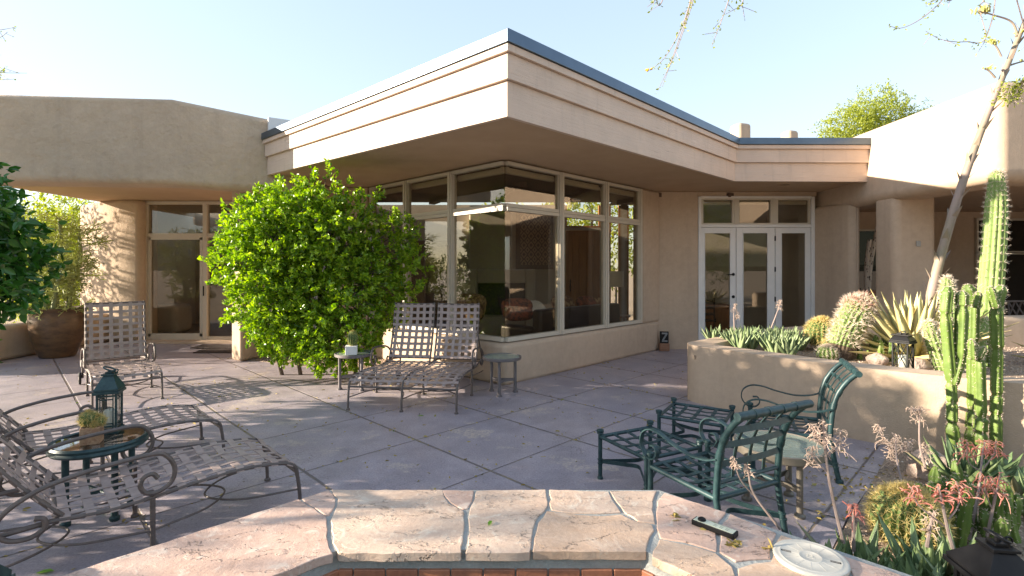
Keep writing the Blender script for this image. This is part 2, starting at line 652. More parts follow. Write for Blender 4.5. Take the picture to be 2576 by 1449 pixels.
SOIL = mat('potting_soil', (.075, .05, .035), (.04, .028, .02), 30, .95, bs=.8, bscale=60, bdist=.02)
ROCK = mat('desert_rock', (.48, .38, .32), (.34, .25, .2), 5, .85, bs=.8, bscale=12, bdist=.04, fine=50)
WOODB = mat('weathered_wood_block', (.33, .17, .10), (.2, .1, .06), 6, .8, stretch=(1, 1, 6), bs=.5, bscale=20)
ZINC = mat('galvanised_letter', (.30, .31, .32), (.18, .19, .2), 14, .45, .5)
MATM = mat('coir_doormat', (.06, .04, .032), (.035, .024, .02), 60, .95, bs=1, bscale=160, bdist=.012)
BARK = mat('grey_bark', (.16, .12, .09), (.08, .06, .045), 12, .9, bs=.8, bscale=25, bdist=.02)
GBARK = mat('green_bark', (.27, .30, .14), (.19, .21, .10), 8, .7, bs=.2)
GRAVELB = mat('gravel_base', (.44, .33, .24), (.25, .18, .13), 70, .9, bs=1, bscale=70, bdist=.02, lo=.4, hi=.6)
DESERT = mat('desert_soil', (.46, .34, .24), (.33, .24, .16), .6, .95, bs=.6, bscale=8, bdist=.05, fine=14)
PEBBLE = leafmat('pebble', (.26, .19, .15), (.56, .43, .33), .85, 0.0, (.68, .6, .52))
HILL = mat('far_hill', (.17, .17, .12), (.10, .11, .08), .02, 1, spec=0)
L_BUSH = leafmat('laurel_leaf', (.09, .20, .014), (.35, .50, .032), .30, .38, (.48, .56, .10))
L_CIT = leafmat('citrus_leaf', (.03, .10, .02), (.065, .19, .032), .28, .25, (.16, .28, .04))
L_PENCIL = leafmat('pencil_twig', (.36, .40, .11), (.52, .54, .22), .5, .3)
L_PALO = leafmat('palo_leaf', (.20, .24, .03), (.36, .40, .06), .6, .4)
L_DES = leafmat('desert_leaf', (.10, .13, .03), (.20, .24, .06), .6, .3)
L_ALOE = leafmat('aloe_leaf', (.12, .19, .085), (.24, .32, .13), .42, .12, (.22, .15, .09))
L_ALOEP = leafmat('pale_aloe_leaf', (.17, .25, .10), (.31, .37, .2), .45, .15)
ALOEF = leafmat('aloe_flower', (.70, .23, .16), (.72, .42, .34), .6, .3, (.45, .30, .18))
ALOED = leafmat('dry_aloe_flower', (.56, .42, .33), (.70, .56, .46), .7, .2)
def cactusmat(name, c1, c2, scale, rough, **kw):
    m = mat(name, c1, c2, scale, rough, bs=.35, bscale=40, bdist=.006, spec=.3)
    nt = m.node_tree
    b = nt.nodes['Principled BSDF']
    lnk = b.inputs['Base Color'].links[0]
    col = lnk.from_socket
    tc = nd(nt, 'ShaderNodeTexCoord')
    n = noise(nt, tc.outputs['Object'], 14, 6, .7)
    col = mixc(nt, ramp(nt, n.outputs['Fac'], .62, .7, (0, 0, 0), (.75, .75, .75)).outputs[0], col, (.34, .29, .18))
    n2 = noise(nt, tc.outputs['Object'], 3.5, 4, .6)
    col = mixc(nt, ramp(nt, n2.outputs['Fac'], .45, .7, (0, 0, 0), (.55, .55, .55)).outputs[0], col, tuple(q * 1.35 + .03 for q in c1))
    sx = nd(nt, 'ShaderNodeSeparateXYZ')
    lk(nt, tc, 'Object', sx, 0)
    nt.links.new(col, b.inputs['Base Color'])
    return m


STALKM = mat('aloe_stalk', (.34, .27, .24), (.25, .19, .17), 10, .7)
AGSTALK = mat('agave_stalk_skin', (.30, .22, .19), (.21, .185, .12), 3, .6, bs=.2)
SPW = leafmat('pale_spine', (.55, .45, .36), (.70, .62, .52), .6, .25)
SPR = leafmat('red_spine', (.40, .14, .10), (.62, .40, .32), .6, .25)
SPY = leafmat('yellow_spine', (.50, .38, .12), (.66, .55, .27), .6, .25)
CACT = cactusmat('cactus_skin', (.135, .20, .04), (.085, .14, .03), 6, .5, bs=.15, bscale=60, bdist=.004)
CACTH = cactusmat('pale_cactus_skin', (.21, .29, .09), (.15, .22, .065), 6, .6)
CACTB = cactusmat('barrel_cactus_skin', (.11, .17, .045), (.07, .11, .03), 6, .6)
CACTD = mat('corky_cactus_base', (.17, .12, .08), (.09, .065, .045), 14, .9, bs=.5)
LITTER = leafmat('leaf_litter', (.30, .22, .06), (.42, .33, .10), .8, .1, (.12, .22, .04))
GLEAF = leafmat('fresh_leaf', (.18, .36, .04), (.2, .38, .05), .45, .3)
TRAFFB = mat('water', (.04, .09, .10), (.035, .08, .09), 1, .05)


def agavemat():
    """green blade with pale yellow margins, by its own across-leaf coordinate"""
    m, nt, b = nodes('variegated_agave_leaf')
    at_ = nd(nt, 'ShaderNodeAttribute', attribute_name='across')
    r = nd(nt, 'ShaderNodeValToRGB')
    e = r.color_ramp.elements
    e[0].position, e[0].color = .0, c4((.34, .40, .22))
    e[1].position, e[1].color = 1.0, c4((.60, .42, .13))
    a = e.new(.42); a.color = c4((.42, .46, .26))
    a = e.new(.55); a.color = c4((.66, .56, .27))
    a = e.new(.92); a.color = c4((.62, .50, .2))
    lk(nt, at_, 'Fac', r, 'Fac')
    lk(nt, r, 0, b, 'Base Color')
    b.inputs['Roughness'].default_value = .5
    return m


AGAVE = agavemat()


# ------------------------------------------------------------------ plant helpers
def raw_mesh(name, V, Q, mat_, parent=None, smooth=False, world=True):
    """V (n,3) array, Q (m,k) int array, all faces with k corners"""
    me = bpy.data.meshes.new(name)
    V = np.asarray(V, dtype=np.float32)
    if parent is not None and world:
        V = V - np.array((parent if world is True else world).location, dtype=np.float32)
    Q = np.asarray(Q, dtype=np.int32)
    me.vertices.add(len(V))
    me.vertices.foreach_set('co', V.ravel())
    k = Q.shape[1]
    me.loops.add(Q.size)
    me.loops.foreach_set('vertex_index', Q.ravel())
    me.polygons.add(len(Q))
    me.polygons.foreach_set('loop_start', np.arange(0, Q.size, k, dtype=np.int32))
    me.materials.append(mat_)
    me.update(calc_edges=True)
    if smooth:
        me.polygons.foreach_set('use_smooth', [True] * len(Q))
    o = bpy.data.objects.new(name, me)
    COL.objects.link(o)
    if parent is not None:
        o.parent = parent
    return o


def unit(a):
    return a / np.maximum(np.linalg.norm(a, axis=1, keepdims=True), 1e-9)


def leaves(name, C, D, length, width, mat_, parent, fold=.25, jit=.35, rg=rng, shape=(.30, .72)):
    """leaf blades: C base points, D directions"""
    n = len(C)
    D = unit(np.asarray(D, dtype=float))
    R = rg.normal(size=(n, 3))
    S = unit(np.cross(D, R))
    N = np.cross(S, D)
    L = (length * (1 + jit * rg.uniform(-1, 1, n)))[:, None]
    W = (width * (1 + jit * rg.uniform(-1, 1, n)))[:, None] * .5
    up = N * W * fold
    droop = -N * L * .08
    a, b = shape
    V = np.empty((n, 6, 3))
    V[:, 0] = C
    V[:, 1] = C + D * L * a + S * W + up
    V[:, 2] = C + D * L * b + S * W * .8 + up
    V[:, 3] = C + D * L + droop
    V[:, 4] = C + D * L * b - S * W * .8 + up
    V[:, 5] = C + D * L * a - S * W + up
    base = (np.arange(n) * 6)[:, None]
    Q = np.concatenate([base + np.array([[0, 1, 2, 3]]), base + np.array([[0, 3, 4, 5]])], 0)
    return raw_mesh(name, V.reshape(-1, 3), Q, mat_, parent)


def crown_pts(blobs, nclump, per, twig, rg, rmin=.5, up=.4, spread=.5, zmin=None):
    """sprays of leaves: twigs set through the blobs, leaf bases and directions along each"""
    vol = np.array([b[3] * b[4] * b[5] for b in blobs])
    which = rg.choice(len(blobs), nclump, p=vol / vol.sum())
    B = np.array(blobs, dtype=float)[which]
    d = unit(rg.normal(size=(nclump, 3)))
    rad = rmin + (1.04 - rmin) * rg.uniform(0, 1, nclump) ** .6
    # lumpy outline
    ph = np.sin(d[:, 0] * 5 + which) * np.sin(d[:, 1] * 4 + 2 * which) * np.sin(d[:, 2] * 6 + which)
    rad = rad * (1 + .16 * ph)
    c = B[:, :3] + d * rad[:, None] * B[:, 3:6]
    if zmin is not None:
        k = c[:, 2] > zmin
        c, d = c[k], d[k]
        nclump = len(c)
    td = unit(d + np.array([0, 0, up]) + rg.normal(size=(nclump, 3)) * spread)
    t = rg.uniform(0, 1, (nclump, per)) * twig * rg.uniform(.6, 1.4, (nclump, 1))
    C = c[:, None, :] + td[:, None, :] * t[..., None] + rg.normal(size=(nclump, per, 3)) * twig * .12
    D = td[:, None, :] * .7 + rg.normal(size=(nclump, per, 3)) * .75
    return C.reshape(-1, 3), D.reshape(-1, 3), c, td


def branch_tree(mb, p, d, r, length, depth, rr, bend=.25, split=(2, 3), tips=None, shrink=.72, up=.15, seg=6):
    pts = [Vector(p)]
    d = Vector(d).normalized()
    n = 4
    rs = [r]
    for i in range(n):
        d = (d + Vector((rr.gauss(0, bend), rr.gauss(0, bend), rr.gauss(0, bend) + up * .4)) * .5).normalized()
        pts.append(pts[-1] + d * (length / n))
        rs.append(r * (1 - .35 * (i + 1) / n))
    mb.tube(pts, rs, seg=max(3, seg), cap=depth == 0)
    if depth == 0:
        if tips is not None:
            tips.append((pts[-1].copy(), d.copy()))
        return
    for k in range(rr.randint(*split)):
        nd_ = (d + Vector((rr.gauss(0, .6), rr.gauss(0, .6), rr.gauss(0, .45) + up))).normalized()
        q = pts[-1] if k == 0 else pts[rr.choice((2, 3, 4))]
        branch_tree(mb, q, nd_, rs[-1] * rr.uniform(.6, .85), length * shrink * rr.uniform(.8, 1.2), depth - 1, rr, bend, split, tips, shrink, up, seg - 1)


def spine_mesh(name, P, N, n, length, width, mat_, parent, rg=rng, flat=.9, world=True):
    P = np.repeat(np.asarray(P, float), n, 0)
    N = unit(np.repeat(np.asarray(N, float), n, 0))
    D = unit(N + rg.normal(size=P.shape) * flat)
    flip = (D * N).sum(1) < .05
    D[flip] = unit(D[flip] + N[flip] * .6)
    S = unit(np.cross(D, rg.normal(size=P.shape)))
    L = (length * rg.uniform(.6, 1.2, len(P)))[:, None]
    V = np.empty((len(P), 3, 3))
    V[:, 0] = P + S * width * .5
    V[:, 1] = P - S * width * .5
    V[:, 2] = P + D * L
    Q = (np.arange(len(P)) * 3)[:, None] + np.array([[0, 1, 2]])
    o = raw_mesh(name, V.reshape(-1, 3), Q, mat_, parent, world=world)
    o['kind'] = 'stuff'
    return o


def ribbed(mb, path, radii, ribs, depth=.16, step=None, phase=0.0, sharp=1.0):
    """ribbed cactus body along a path; returns areole points and normals on the rib crests"""
    P = [Vector(p) for p in path]
    n = len(P)
    sub = 4
    seg = ribs * sub
    vs, fs, ar, an = [], [], [], []
    x = None
    for i in range(n):
        T = (P[min(i + 1, n - 1)] - P[max(i - 1, 0)]).normalized()
        if x is None:
            x = T.cross(Vector((0.13, 1, 0.02))).normalized()
        x = (x - T * x.dot(T)).normalized()
        y = T.cross(x)
        for k in range(seg):
            a = 2 * PI * k / seg + phase
            w = abs(math.cos(PI * k / sub))
            w = w ** sharp
            r = radii[i] * (1 - depth + depth * w)
            p = P[i] + (x * math.cos(a) + y * math.sin(a)) * r
            vs.append(p)
            if k % sub == 0 and 0 < i < n:
                ar.append(p)
                an.append((x * math.cos(a) + y * math.sin(a)) + T * (.9 if i > n - 3 else .15))
    for i in range(n - 1):
        for k in range(seg):
            l = (k + 1) % seg
            fs.append((i * seg + k, i * seg + l, (i + 1) * seg + l, (i + 1) * seg + k))
    fs.append(tuple((n - 1) * seg + k for k in range(seg)))
    mb.add(vs, fs)
    return ar, an


def rosette(c, n, length, width, up0, up1, rg, thick=.18, curl=.25, seg=5, seed=0, azim=None, tilt=(0, 0)):
    """pointed succulent leaves round a centre: returns V, Q and the across-leaf value of each vertex"""
    rr = random.Random(seed)
    V, Q, A = [], [], []
    c = Vector(c)
    for i in range(n):
        az = i * 2.39996 + rr.uniform(-.25, .25) if azim is None else rr.uniform(*azim)
        f = (i + .5) / n
        el = up0 + (up1 - up0) * f + rr.uniform(-.12, .12)
        L = length * rr.uniform(.75, 1.1) * (1 - .25 * f)
        w = width * rr.uniform(.85, 1.15)
        h = Vector((math.cos(az), math.sin(az), 0))
        s = Vector((-math.sin(az), math.cos(az), 0))
        p = c + h * (w * .3)
        e = el
        o = len(V)
        prof = [.75, 1.0, .95, .75, .45, .0]
        for k in range(seg + 1):
            t = k / seg
            ww = w * .5 * (prof[min(k, 5)] if seg == 5 else (1 - t ** 2.2) * (.75 + t * .6 if t < .3 else .95))
            d = h * math.cos(e) + Vector((0, 0, 1)) * math.sin(e)
            nn = Vector((0, 0, 1)) * math.cos(e) - h * math.sin(e)
            V += [p + s * ww + nn * ww * .35, p + s * ww * .5 + nn * ww * .06, p - nn * ww * .02, p - s * ww * .5 + nn * ww * .06, p - s * ww + nn * ww * .35, p - nn * (ww * thick * 2 + .002)]
            A += [1, .5, 0, .5, 1, .3]
            p = p + d * (L / seg)
            e += curl * (.5 - rr.random() * .2) / seg * (1 if el > .3 else -.4)
        for k in range(seg):
            a = o + k * 6
            for q in range(5):
                Q.append((a + q, a + q + 1, a + q + 7, a + q + 6))
            Q.append((a + 5, a, a + 6, a + 11))
    return V, Q, A


def rosette_mesh(name, parts, mat_, parent):
    V, Q, A = [], [], []
    for v, q, a in parts:
        o = len(V)
        V += v
        Q += [tuple(i + o for i in f) for f in q]
        A += a
    ob = raw_mesh(name, np.array([tuple(p) for p in V]), np.array(Q), mat_, parent, smooth=True)
    at_ = ob.data.attributes.new('across', 'FLOAT', 'POINT')
    at_.data.foreach_set('value', np.array(A, dtype=np.float32))
    return ob
# ------------------------------------------------------------------ THE HOUSE
H = thing('adobe_house', 'low tan adobe house with pale roof overhang, glass corner window and French doors', 'house', (0, 9.5, 0))


def hb(mb, name, mat_, parent=None, **kw):
    return mb.build(name, mat_, parent or H, world=H, **kw)


def wall(poly, z0, z1, bev=.06, name='stucco_wall', m=STUCCO, seg=4):
    return hb(MB().prism(poly, z0, z1), name, m, bevel=bev, seg=seg)


# left wing: thick drop beam and parapet, open porch below
K, M_ = (-5.07, 7.56), (-3.9, 8.29)
wall([(-9.35, 7.22), K, M_, (-3.4, 8.6), (-3.4, 9.1), (-5.25, 8.12), (-9.35, 7.8)], [2.88, 2.88, 2.86, 2.86, 2.86, 2.88, 2.88], [4.17, 4.17, 4.06, 4.03, 4.03, 4.12, 4.17], .11, 'parapet', STUCCOR, seg=5)
hb(MB().prism([(-9.3, 7.6), (-5.2, 8.0), (-3.45, 8.9), (-3.45, 11.7), (-9.3, 12.4)], 3.12, 3.42), 'porch_ceiling', SOFFIT)
wall([(-10.3, 12.1), (-9.3, 11.42), (-8.55, 11.08), (-8.1, 11.1), (-8.1, 11.7), (-10.3, 12.6)], 0, 3.14, .12, m=STUCCOC, seg=5)
wall([(-4.97, 9.0), (-4.69, 8.80), (-3.85, 11.3), (-4.12, 11.4)], 0, 3.13, .05)
wall([(-4.3, 9.95), (-2.72, 9.58), (-2.62, 9.9), (-4.2, 10.3)], 0, 3.155, .03)
wall([(-5.1, 11.3), (-4.0, 11.3), (-4.0, 11.6), (-5.1, 11.6)], 0, 3.13, .02)
wall([(-9.2, 7.6), (-8.9, 7.6), (-8.9, 11.6), (-9.2, 11.6)], 0, .62, .08, 'low_porch_wall')
# stucco base below the corner window and its jamb, wall by the French doors
wall([(-2.8, 9.48), (-.1, 7.02), (2.93, 10.12), (2.93, 10.5), (2.3, 10.3), (-.1, 7.55), (-2.6, 9.85)], -.02, .565, .07, 'window_base_wall', seg=4)
wall([(2.5, 9.74), (2.96, 10.19), (2.96, 10.6), (2.4, 10.15)], .55, 3.157, .06)
wall([(2.86, 10.2), (3.735, 10.2), (3.735, 10.55), (2.86, 10.55)], -.02, 3.158, .02)
wall([(6.07, 10.6), (6.07, 10.16), (6.24, 9.36), (6.42, 9.34), (6.45, 10.6)], -.02, 2.85, .12, seg=5)
wall([(6.25, 8.3), (6.25, 8.82), (6.95, 8.82), (6.95, 8.3)], -.02, 2.85, .12, 'porch_column', seg=5)
wall([(6.2, 6.5), (6.2, 13.2), (6.85, 13.2), (6.85, 7.1), (11, 7.3), (11, 6.75)], 2.74, 4.05, .16, 'parapet', seg=6)
hb(MB().prism([(6.5, 6.9), (14, 7.1), (14, 13), (6.5, 13)], 2.95, 3.3), 'porch_ceiling', SOFFIT)
wall([(6.4, 12.0), (14, 12.0), (14, 12.3), (6.4, 12.3)], 0, 3.0, .02)
wall([(13.6, 7.2), (14, 7.2), (14, 12.1), (13.6, 12.1)], 0, 3.0, .02)
wall([(6.45, 6.75), (10.5, 6.95), (10.5, 7.2), (6.45, 7.0)], 0, .98, .07, 'low_porch_wall')
hb(MB().prism([(3.6, 10.23), (6.12, 10.23), (6.12, 10.55), (3.6, 10.55)], 3.07, 3.156), 'door_header', STUCCO)

# fascia: three stepped boards and a metal cap running round the prow of the roof
FP = [(-3.96, 8.23), (-.045, 5.06), (3.86, 8.82), (6.3, 8.88)]
ZT = [3.785, 3.955, 3.863, 3.875]
ZB = [3.13] * 4


def offset(poly, d):
    out = []
    n = len(poly)
    for i in range(n):
        p = Vector(poly[i])
        ds = []
        if i > 0:
            ds.append((p - Vector(poly[i - 1])).normalized())
        if i < n - 1:
            ds.append((Vector(poly[i + 1]) - p).normalized())
        ns = [Vector((q.y, -q.x)) for q in ds]
        if len(ns) == 1:
            out.append(p + ns[0] * d)
        else:
            b = (ns[0] + ns[1]).normalized()
            out.append(p + b * (d / b.dot(ns[0])))
    return [(q.x, q.y) for q in out]


def run(o0, o1, f0, f1, name, m, bev=.004):
    a, b = offset(FP, o1), offset(FP, o0)
    for i in range(3):
        mb = MB()
        zb = [ZB[k] + (ZT[k] - ZB[k]) * f0 for k in (i, i + 1)]
        zt = [ZB[k] + (ZT[k] - ZB[k]) * f1 for k in (i, i + 1)]
        mb.prism([a[i], a[i + 1], b[i + 1], b[i]], [zb[0], zb[1], zb[1], zb[0]], [zt[0], zt[1], zt[1], zt[0]])
        hb(mb, name, m, bevel=bev, seg=2)


run(-.05, .0, 0, .435, 'fascia_board', FASCIA)
run(-.05, .04, .438, .745, 'fascia_board', FASCIA)
run(-.05, .075, .748, .838, 'fascia_board', FASCIA)
run(-.30, .098, .842, 1.0, 'roof_cap', CAPM, .006)
inn = offset(FP, -.045)
hb(MB().prism([inn[0], inn[1], inn[2], inn[3], (6.3, 10.7), (-3.3, 10.7), (-3.5, 8.6)], 3.16, 3.2), 'soffit', SOFFIT)
inn = offset(FP, -.29)
hb(MB().prism([inn[0], inn[1], inn[2], (6.1, 9.2), (6.1, 11.7), (-3.5, 11.7)], 3.66, 3.72), 'flat_roof', mat('roof_membrane', (.5, .47, .42)))  # stops short at the back, opening added to light the living room
hb(MB().box((-3.72, 8.33, 3.93), (.5, .1, .24), math.radians(32)), 'roof_flashing', WHITE, bevel=.01)
for (x, y, zt, w, d) in ((6.28, 14, 5.58, .42, .42), (7.85, 14.4, 5.5, .36, .36)):
    hb(MB().box((x, y, (zt + 3) / 2), (w, d, zt - 3), .3), 'chimney', STUCCO, bevel=.1, seg=4)
for q in ((-7.1, 8.9, 3.12, .19), (-6.2, 9.0, 3.12, .12), (-4.9, 9.1, 3.12, .1), (5.0, 9.35, 3.16, .12)):
    hb(MB().lathe([(q[3], 0), (q[3] - .01, -.012), (q[3] * .72, -.008), (q[3] * .7, .0)], q[:3], 24), 'recessed_light', SOFFIT, smooth=True)

# ---- corner window: two glazed faces meeting in a bare glass corner
W0 = Vector((-.1, 7.2))
WL = Vector((-2.65, 9.6))
WR = Vector((2.46, 9.76))
ZS, ZTR, ZTOP = .58, 2.49, 3.13


def solve(a, b, u):
    k = (u - 1288) / F
    d = b - a
    return (k * a.y - a.x) / (d.x - k * d.y)


def glazed(a, b, us, fw=.07, corner=True, side=1):
    """frame from a to b with mullions seen at columns us; returns frame mesh and the panes"""
    mb = MB()
    d = (b - a).normalized()
    n = Vector((d.y, -d.x))
    L = (b - a).length
    ts = [solve(a, b, u) * L for u in us]

    def pt(t, z, off=0):
        q = a + d * t + n * off * side
        return (q.x, q.y, z)
    mb.beam(pt(0.02, ZS + .03), pt(L, ZS + .03), .09, .06)
    mb.beam(pt(0.02, ZTOP - .02), pt(L, ZTOP - .02), .09, .05)
    mb.beam(pt(0.012, ZTR - .028), pt(L, ZTR - .028), .082, .05)
    mb.beam(pt(0.012, ZTR + .028), pt(L, ZTR + .028), .07, .05)
    panes = []
    prev = .0
    for i, t in enumerate(ts + [L - .035]):
        last = i == len(ts)
        if not last:
            mb.beam(pt(t, ZS), pt(t, ZTOP), .11, .10, up=(d.x, d.y, 0))
            mb.beam(pt(t, ZS, .055), pt(t, ZTOP, .055), .03, .035, up=(d.x, d.y, 0))
        else:
            mb.beam(pt(t, ZS), pt(t, ZTOP), .10, .07, up=(d.x, d.y, 0))
        for z0, z1 in ((ZS + .06, ZTR - .053), (ZTR + .053, ZTOP - .045)):
            panes.append((prev, t, z0, z1))
            # slim inner sash
            for q in (prev + (.05 if prev else 0), t - .05):
                if q > .04:
                    mb.beam(pt(q, z0), pt(q, z1), .05, .03, up=(d.x, d.y, 0))
        prev = t
    return mb, panes, pt


cw = None
for a, b, us, side in ((W0, WL, (1137, 1024), -1), (W0, WR, (1408, 1522), 1)):
    mb, panes, pt = glazed(a, b, us, side=side)
    fr = hb(mb, 'corner_window', FRAME)
    for t0, t1, z0, z1 in panes:
        pm = MB()
        pm.beam(pt(t0, (z0 + z1) / 2), pt(t1, (z0 + z1) / 2), .008, z1 - z0)
        hb(pm, 'pane', GLASS, fr)
        if z0 > 2.4:
            hb(MB().beam(pt(t0 + .03, z1 - .05, -.11), pt(t1 - .03, z1 - .05, -.11), .07, .09), 'roller_shade', FRAME, fr, bevel=.02)
hb(MB().box((-.1, 7.2, (ZS + ZTOP) / 2), (.012, .012, ZTOP - ZS - .05), PI / 4), 'glass_corner_joint', CLEAR)

# ---- sliding door below the wing
SY = 11.32
mb = MB()
for z, h, y in ((.06, .10, SY), (2.35, .09, SY), (3.07, .07, SY)):
    mb.box((-6.5, y, z), (3.3, .1, h))
for x in (-8.12, -6.8, -5.1):
    mb.box((x, SY - .005, 1.55), (.09, .12, 3.05))
mb.box((-8.04, SY - .02, 1.2), (.06, .05, 2.2)); mb.box((-6.89, SY - .02, 1.2), (.06, .05, 2.2))
mb.box((-7.46, SY - .02, .14), (1.2, .05, .07)); mb.box((-7.46, SY - .02, 2.28), (1.2, .05, .05))
sd = hb(mb, 'sliding_door', FRAME)
for x0, x1 in ((-8.08, -6.85), (-6.75, -5.15)):
    for z0, z1 in ((.1, 2.31), (2.39, 3.04)):
        hb(MB().box(((x0 + x1) / 2, SY, (z0 + z1) / 2), (x1 - x0, .008, z1 - z0)), 'pane', GLASS, sd)
hb(MB().box((-6.82, SY - .07, 1.12), (.02, .03, .22)), 'handle', BLACKM, sd, bevel=.006)
hb(MB().box((-6.6, 11.15, .01), (3.4, .5, .06)), 'door_sill', STUCCO, bevel=.01)
# room behind it
mb = MB()
mb.box((-6.5, 14.6, 1.6), (5.4, .1, 3.2)); mb.box((-9.1, 13.1, 1.6), (.1, 3, 3.2)); mb.box((-4.0, 13.1, 1.6), (.1, 3, 3.2)); mb.box((-6.5, 12.8, 3.2), (5.3, 2.7, .1))  # ceiling ends before the back wall, gap added to brighten the bedroom
hb(mb, 'bedroom_wall', INWALL)
hb(MB().box((-6.5, 13.0, .0), (5.2, 3.3, .08)), 'bedroom_floor', INFLOOR)

# ---- French doors
DY = 10.26
DXS = [(3.79, 4.50, 3.86, 4.39), (4.50, 5.285, 4.63, 5.14), (5.285, 6.0, 5.40, 5.90)]
mb = MB()
mb.box((3.765, DY, 1.53), (.06, .14, 3.06)); mb.box((6.035, DY, 1.53), (.07, .14, 3.06))
mb.box((4.9, DY, 2.47), (2.21, .13, .06)); mb.box((4.9, DY, 3.045), (2.21, .13, .05)); mb.box((4.9, DY, .03), (2.21, .13, .06))
df = hb(mb, 'door_frame', WHITE, bevel=.006)
for i, (x0, x1, p0, p1) in enumerate(DXS):
    mb = MB()
    y = DY - .02
    mb.box(((x0 + p0) / 2 + .003, y, 1.25), (p0 - x0 - .006, .05, 2.37)); mb.box(((x1 + p1) / 2 - .003, y, 1.25), (x1 - p1 - .006, .05, 2.37))
    mb.box(((p0 + p1) / 2, y + .001, 2.38), (p1 - p0, .05, .11)); mb.box(((p0 + p1) / 2, y + .001, .165), (p1 - p0, .05, .20))
    for q in (p0 + .008, p1 - .008):
        mb.box((q, y - .022, 1.29), (.016, .02, 2.06))
    lf = hb(mb, 'french_door', WHITE, bevel=.004)
    hb(MB().box(((p0 + p1) / 2, y, 1.295), (p1 - p0 - .02, .008, 2.05)), 'pane', GLASS, lf)
    if i == 0:
        m1 = MB().lathe([(.028, 0), (.03, .012), (.012, .02), (.012, .05)], (4.44, y - .025, 1.50), 14, Matrix.Rotation(PI / 2, 3, 'X'))
        m1.tube([(4.44, y - .075, 1.50), (4.38, y - .08, 1.495), (4.31, y - .075, 1.49)], .011)
        hb(m1, 'handle', BLACKM, lf, smooth=True)
        hb(MB().lathe([(.03, 0), (.03, .014), (.0, .016)], (4.44, y - .025, 1.05), 16, Matrix.Rotation(PI / 2, 3, 'X')), 'deadbolt', BLACKM, lf, smooth=True)
    if i == 2:
        for z in (2.22, 1.6, 1.0, .4):
            hb(MB().box((x0 - .004, y - .03, z), (.024, .02, .1)), 'hinge', BLACKM, lf, bevel=.004)
TX = [(3.80, 4.46), (4.52, 5.23), (5.30, 5.99)]
mb = MB()
for x0, x1 in TX:
    mb.box((x0 + .02, DY - .02, 2.76), (.04, .06, .52)); mb.box((x1 - .02, DY - .02, 2.76), (.04, .06, .52))
    mb.box(((x0 + x1) / 2, DY - .021, 2.515), (x1 - x0, .06, .03)); mb.box(((x0 + x1) / 2, DY - .021, 3.005), (x1 - x0, .06, .03))
tw = hb(mb, 'transom_window', FRAME)
for x0, x1 in TX:
    hb(MB().box(((x0 + x1) / 2, DY - .01, 2.76), (x1 - x0 - .06, .008, .48)), 'pane', GLASS, tw)
    hb(MB().box(((x0 + x1) / 2, DY + .06, 2.95), (x1 - x0 - .06, .06, .09)), 'roller_shade', FRAME, tw, bevel=.02)
for x0, x1 in ((4.46, 4.52), (5.23, 5.30)):
    hb(MB().box(((x0 + x1) / 2, DY, 2.76), (x1 - x0, .12, .53)), 'mullion', FRAME, tw)

# ---- living room shell
BY = 12.2
mb = MB()
for x0, x1 in ((-4.1, 1.28), (2.12, 2.33), (2.6, 2.76), (3.02, 6.3)):
    mb.box(((x0 + x1) / 2, BY + .1, 1.57), (x1 - x0, .2, 3.14))
mb.box((-4.05, 11.2, 1.57), (.1, 2.0, 3.14)); mb.box((6.16, 11.3, 1.57), (.1, 1.8, 3.14))
mb.box((1.70, BY + .1, 2.57), (.84, .2, .06))
hb(mb, 'living_room_wall', INWALL)
inside = [(-2.6, 9.78), (-.1, 7.36), (2.5, 9.95), (3.0, 10.34), (6.1, 10.34), (6.1, 12.2), (-4, 12.2), (-4, 10.4)]
hb(MB().prism(inside, -.03, .03), 'living_room_floor', INFLOOR)
ceil_ = inside[:5] + [(6.1, 12.2), (2.3, 12.2), (2.3, 11.7), (-4, 11.7), (-4, 10.4)]        # gap added along the back wall, lets sky light brighten the room
hb(MB().prism(ceil_, 3.135, 3.15), 'timber_ceiling', WOODD)
mb = MB()
for k in range(6):
    mb.beam((-3.2 + k * 1.4, 11.4, 3.09), (-3.2 + k * 1.4 + .6, 8.9 if k in (2, 3) else 10.2, 3.09), .13, .085)
hb(mb, 'ceiling_beam', WOODD)
mb = MB()
mb.box((1.70, BY + .06, 1.28), (.82, .07, 2.50))
for k in range(5):
    mb.box((1.37 + k * .165, BY + .02, 1.28), (.15, .03, 2.44))
dr = hb(mb, 'entry_door', DOORW, bevel=.005)
hb(MB().tube([(1.40, BY - .02, 1.35), (1.39, BY - .06, 1.3), (1.39, BY - .06, 1.12), (1.40, BY - .02, 1.07)], .012), 'handle', BLACKM, dr)
mb = MB()
for x0, x1, z0, z1 in ((1.28, 2.12, 2.6, 3.13), (2.33, 2.6, .1, 3.13), (2.76, 3.02, .1, 3.13)):
    for x in (x0 + .02, x1 - .02):
        mb.box((x, BY + .05, (z0 + z1) / 2), (.04, .1, z1 - z0))
    mb.box(((x0 + x1) / 2, BY + .049, z0 + .02), (x1 - x0, .1, .04))
hb(mb, 'entry_window_frame', DOORW)
# fireplace
mb = MB()
mb.box((-1.05, 11.9, .8), (.5, .7, 1.6)); mb.box((.42, 11.9, .8), (.22, .7, 1.6)); mb.box((-.245, 11.9, 1.44), (1.11, .7, .32)); mb.box((-.245, 11.95, .26), (1.11, .6, .52))
mb.box((-.5, 12.05, 2.3), (1.0, .4, 1.6))
fp = hb(mb, 'fireplace', INWALL, bevel=.04)
hb(MB().box((-.245, 12.1, .9), (1.11, .1, .76)), 'firebox', LEATHER, fp)

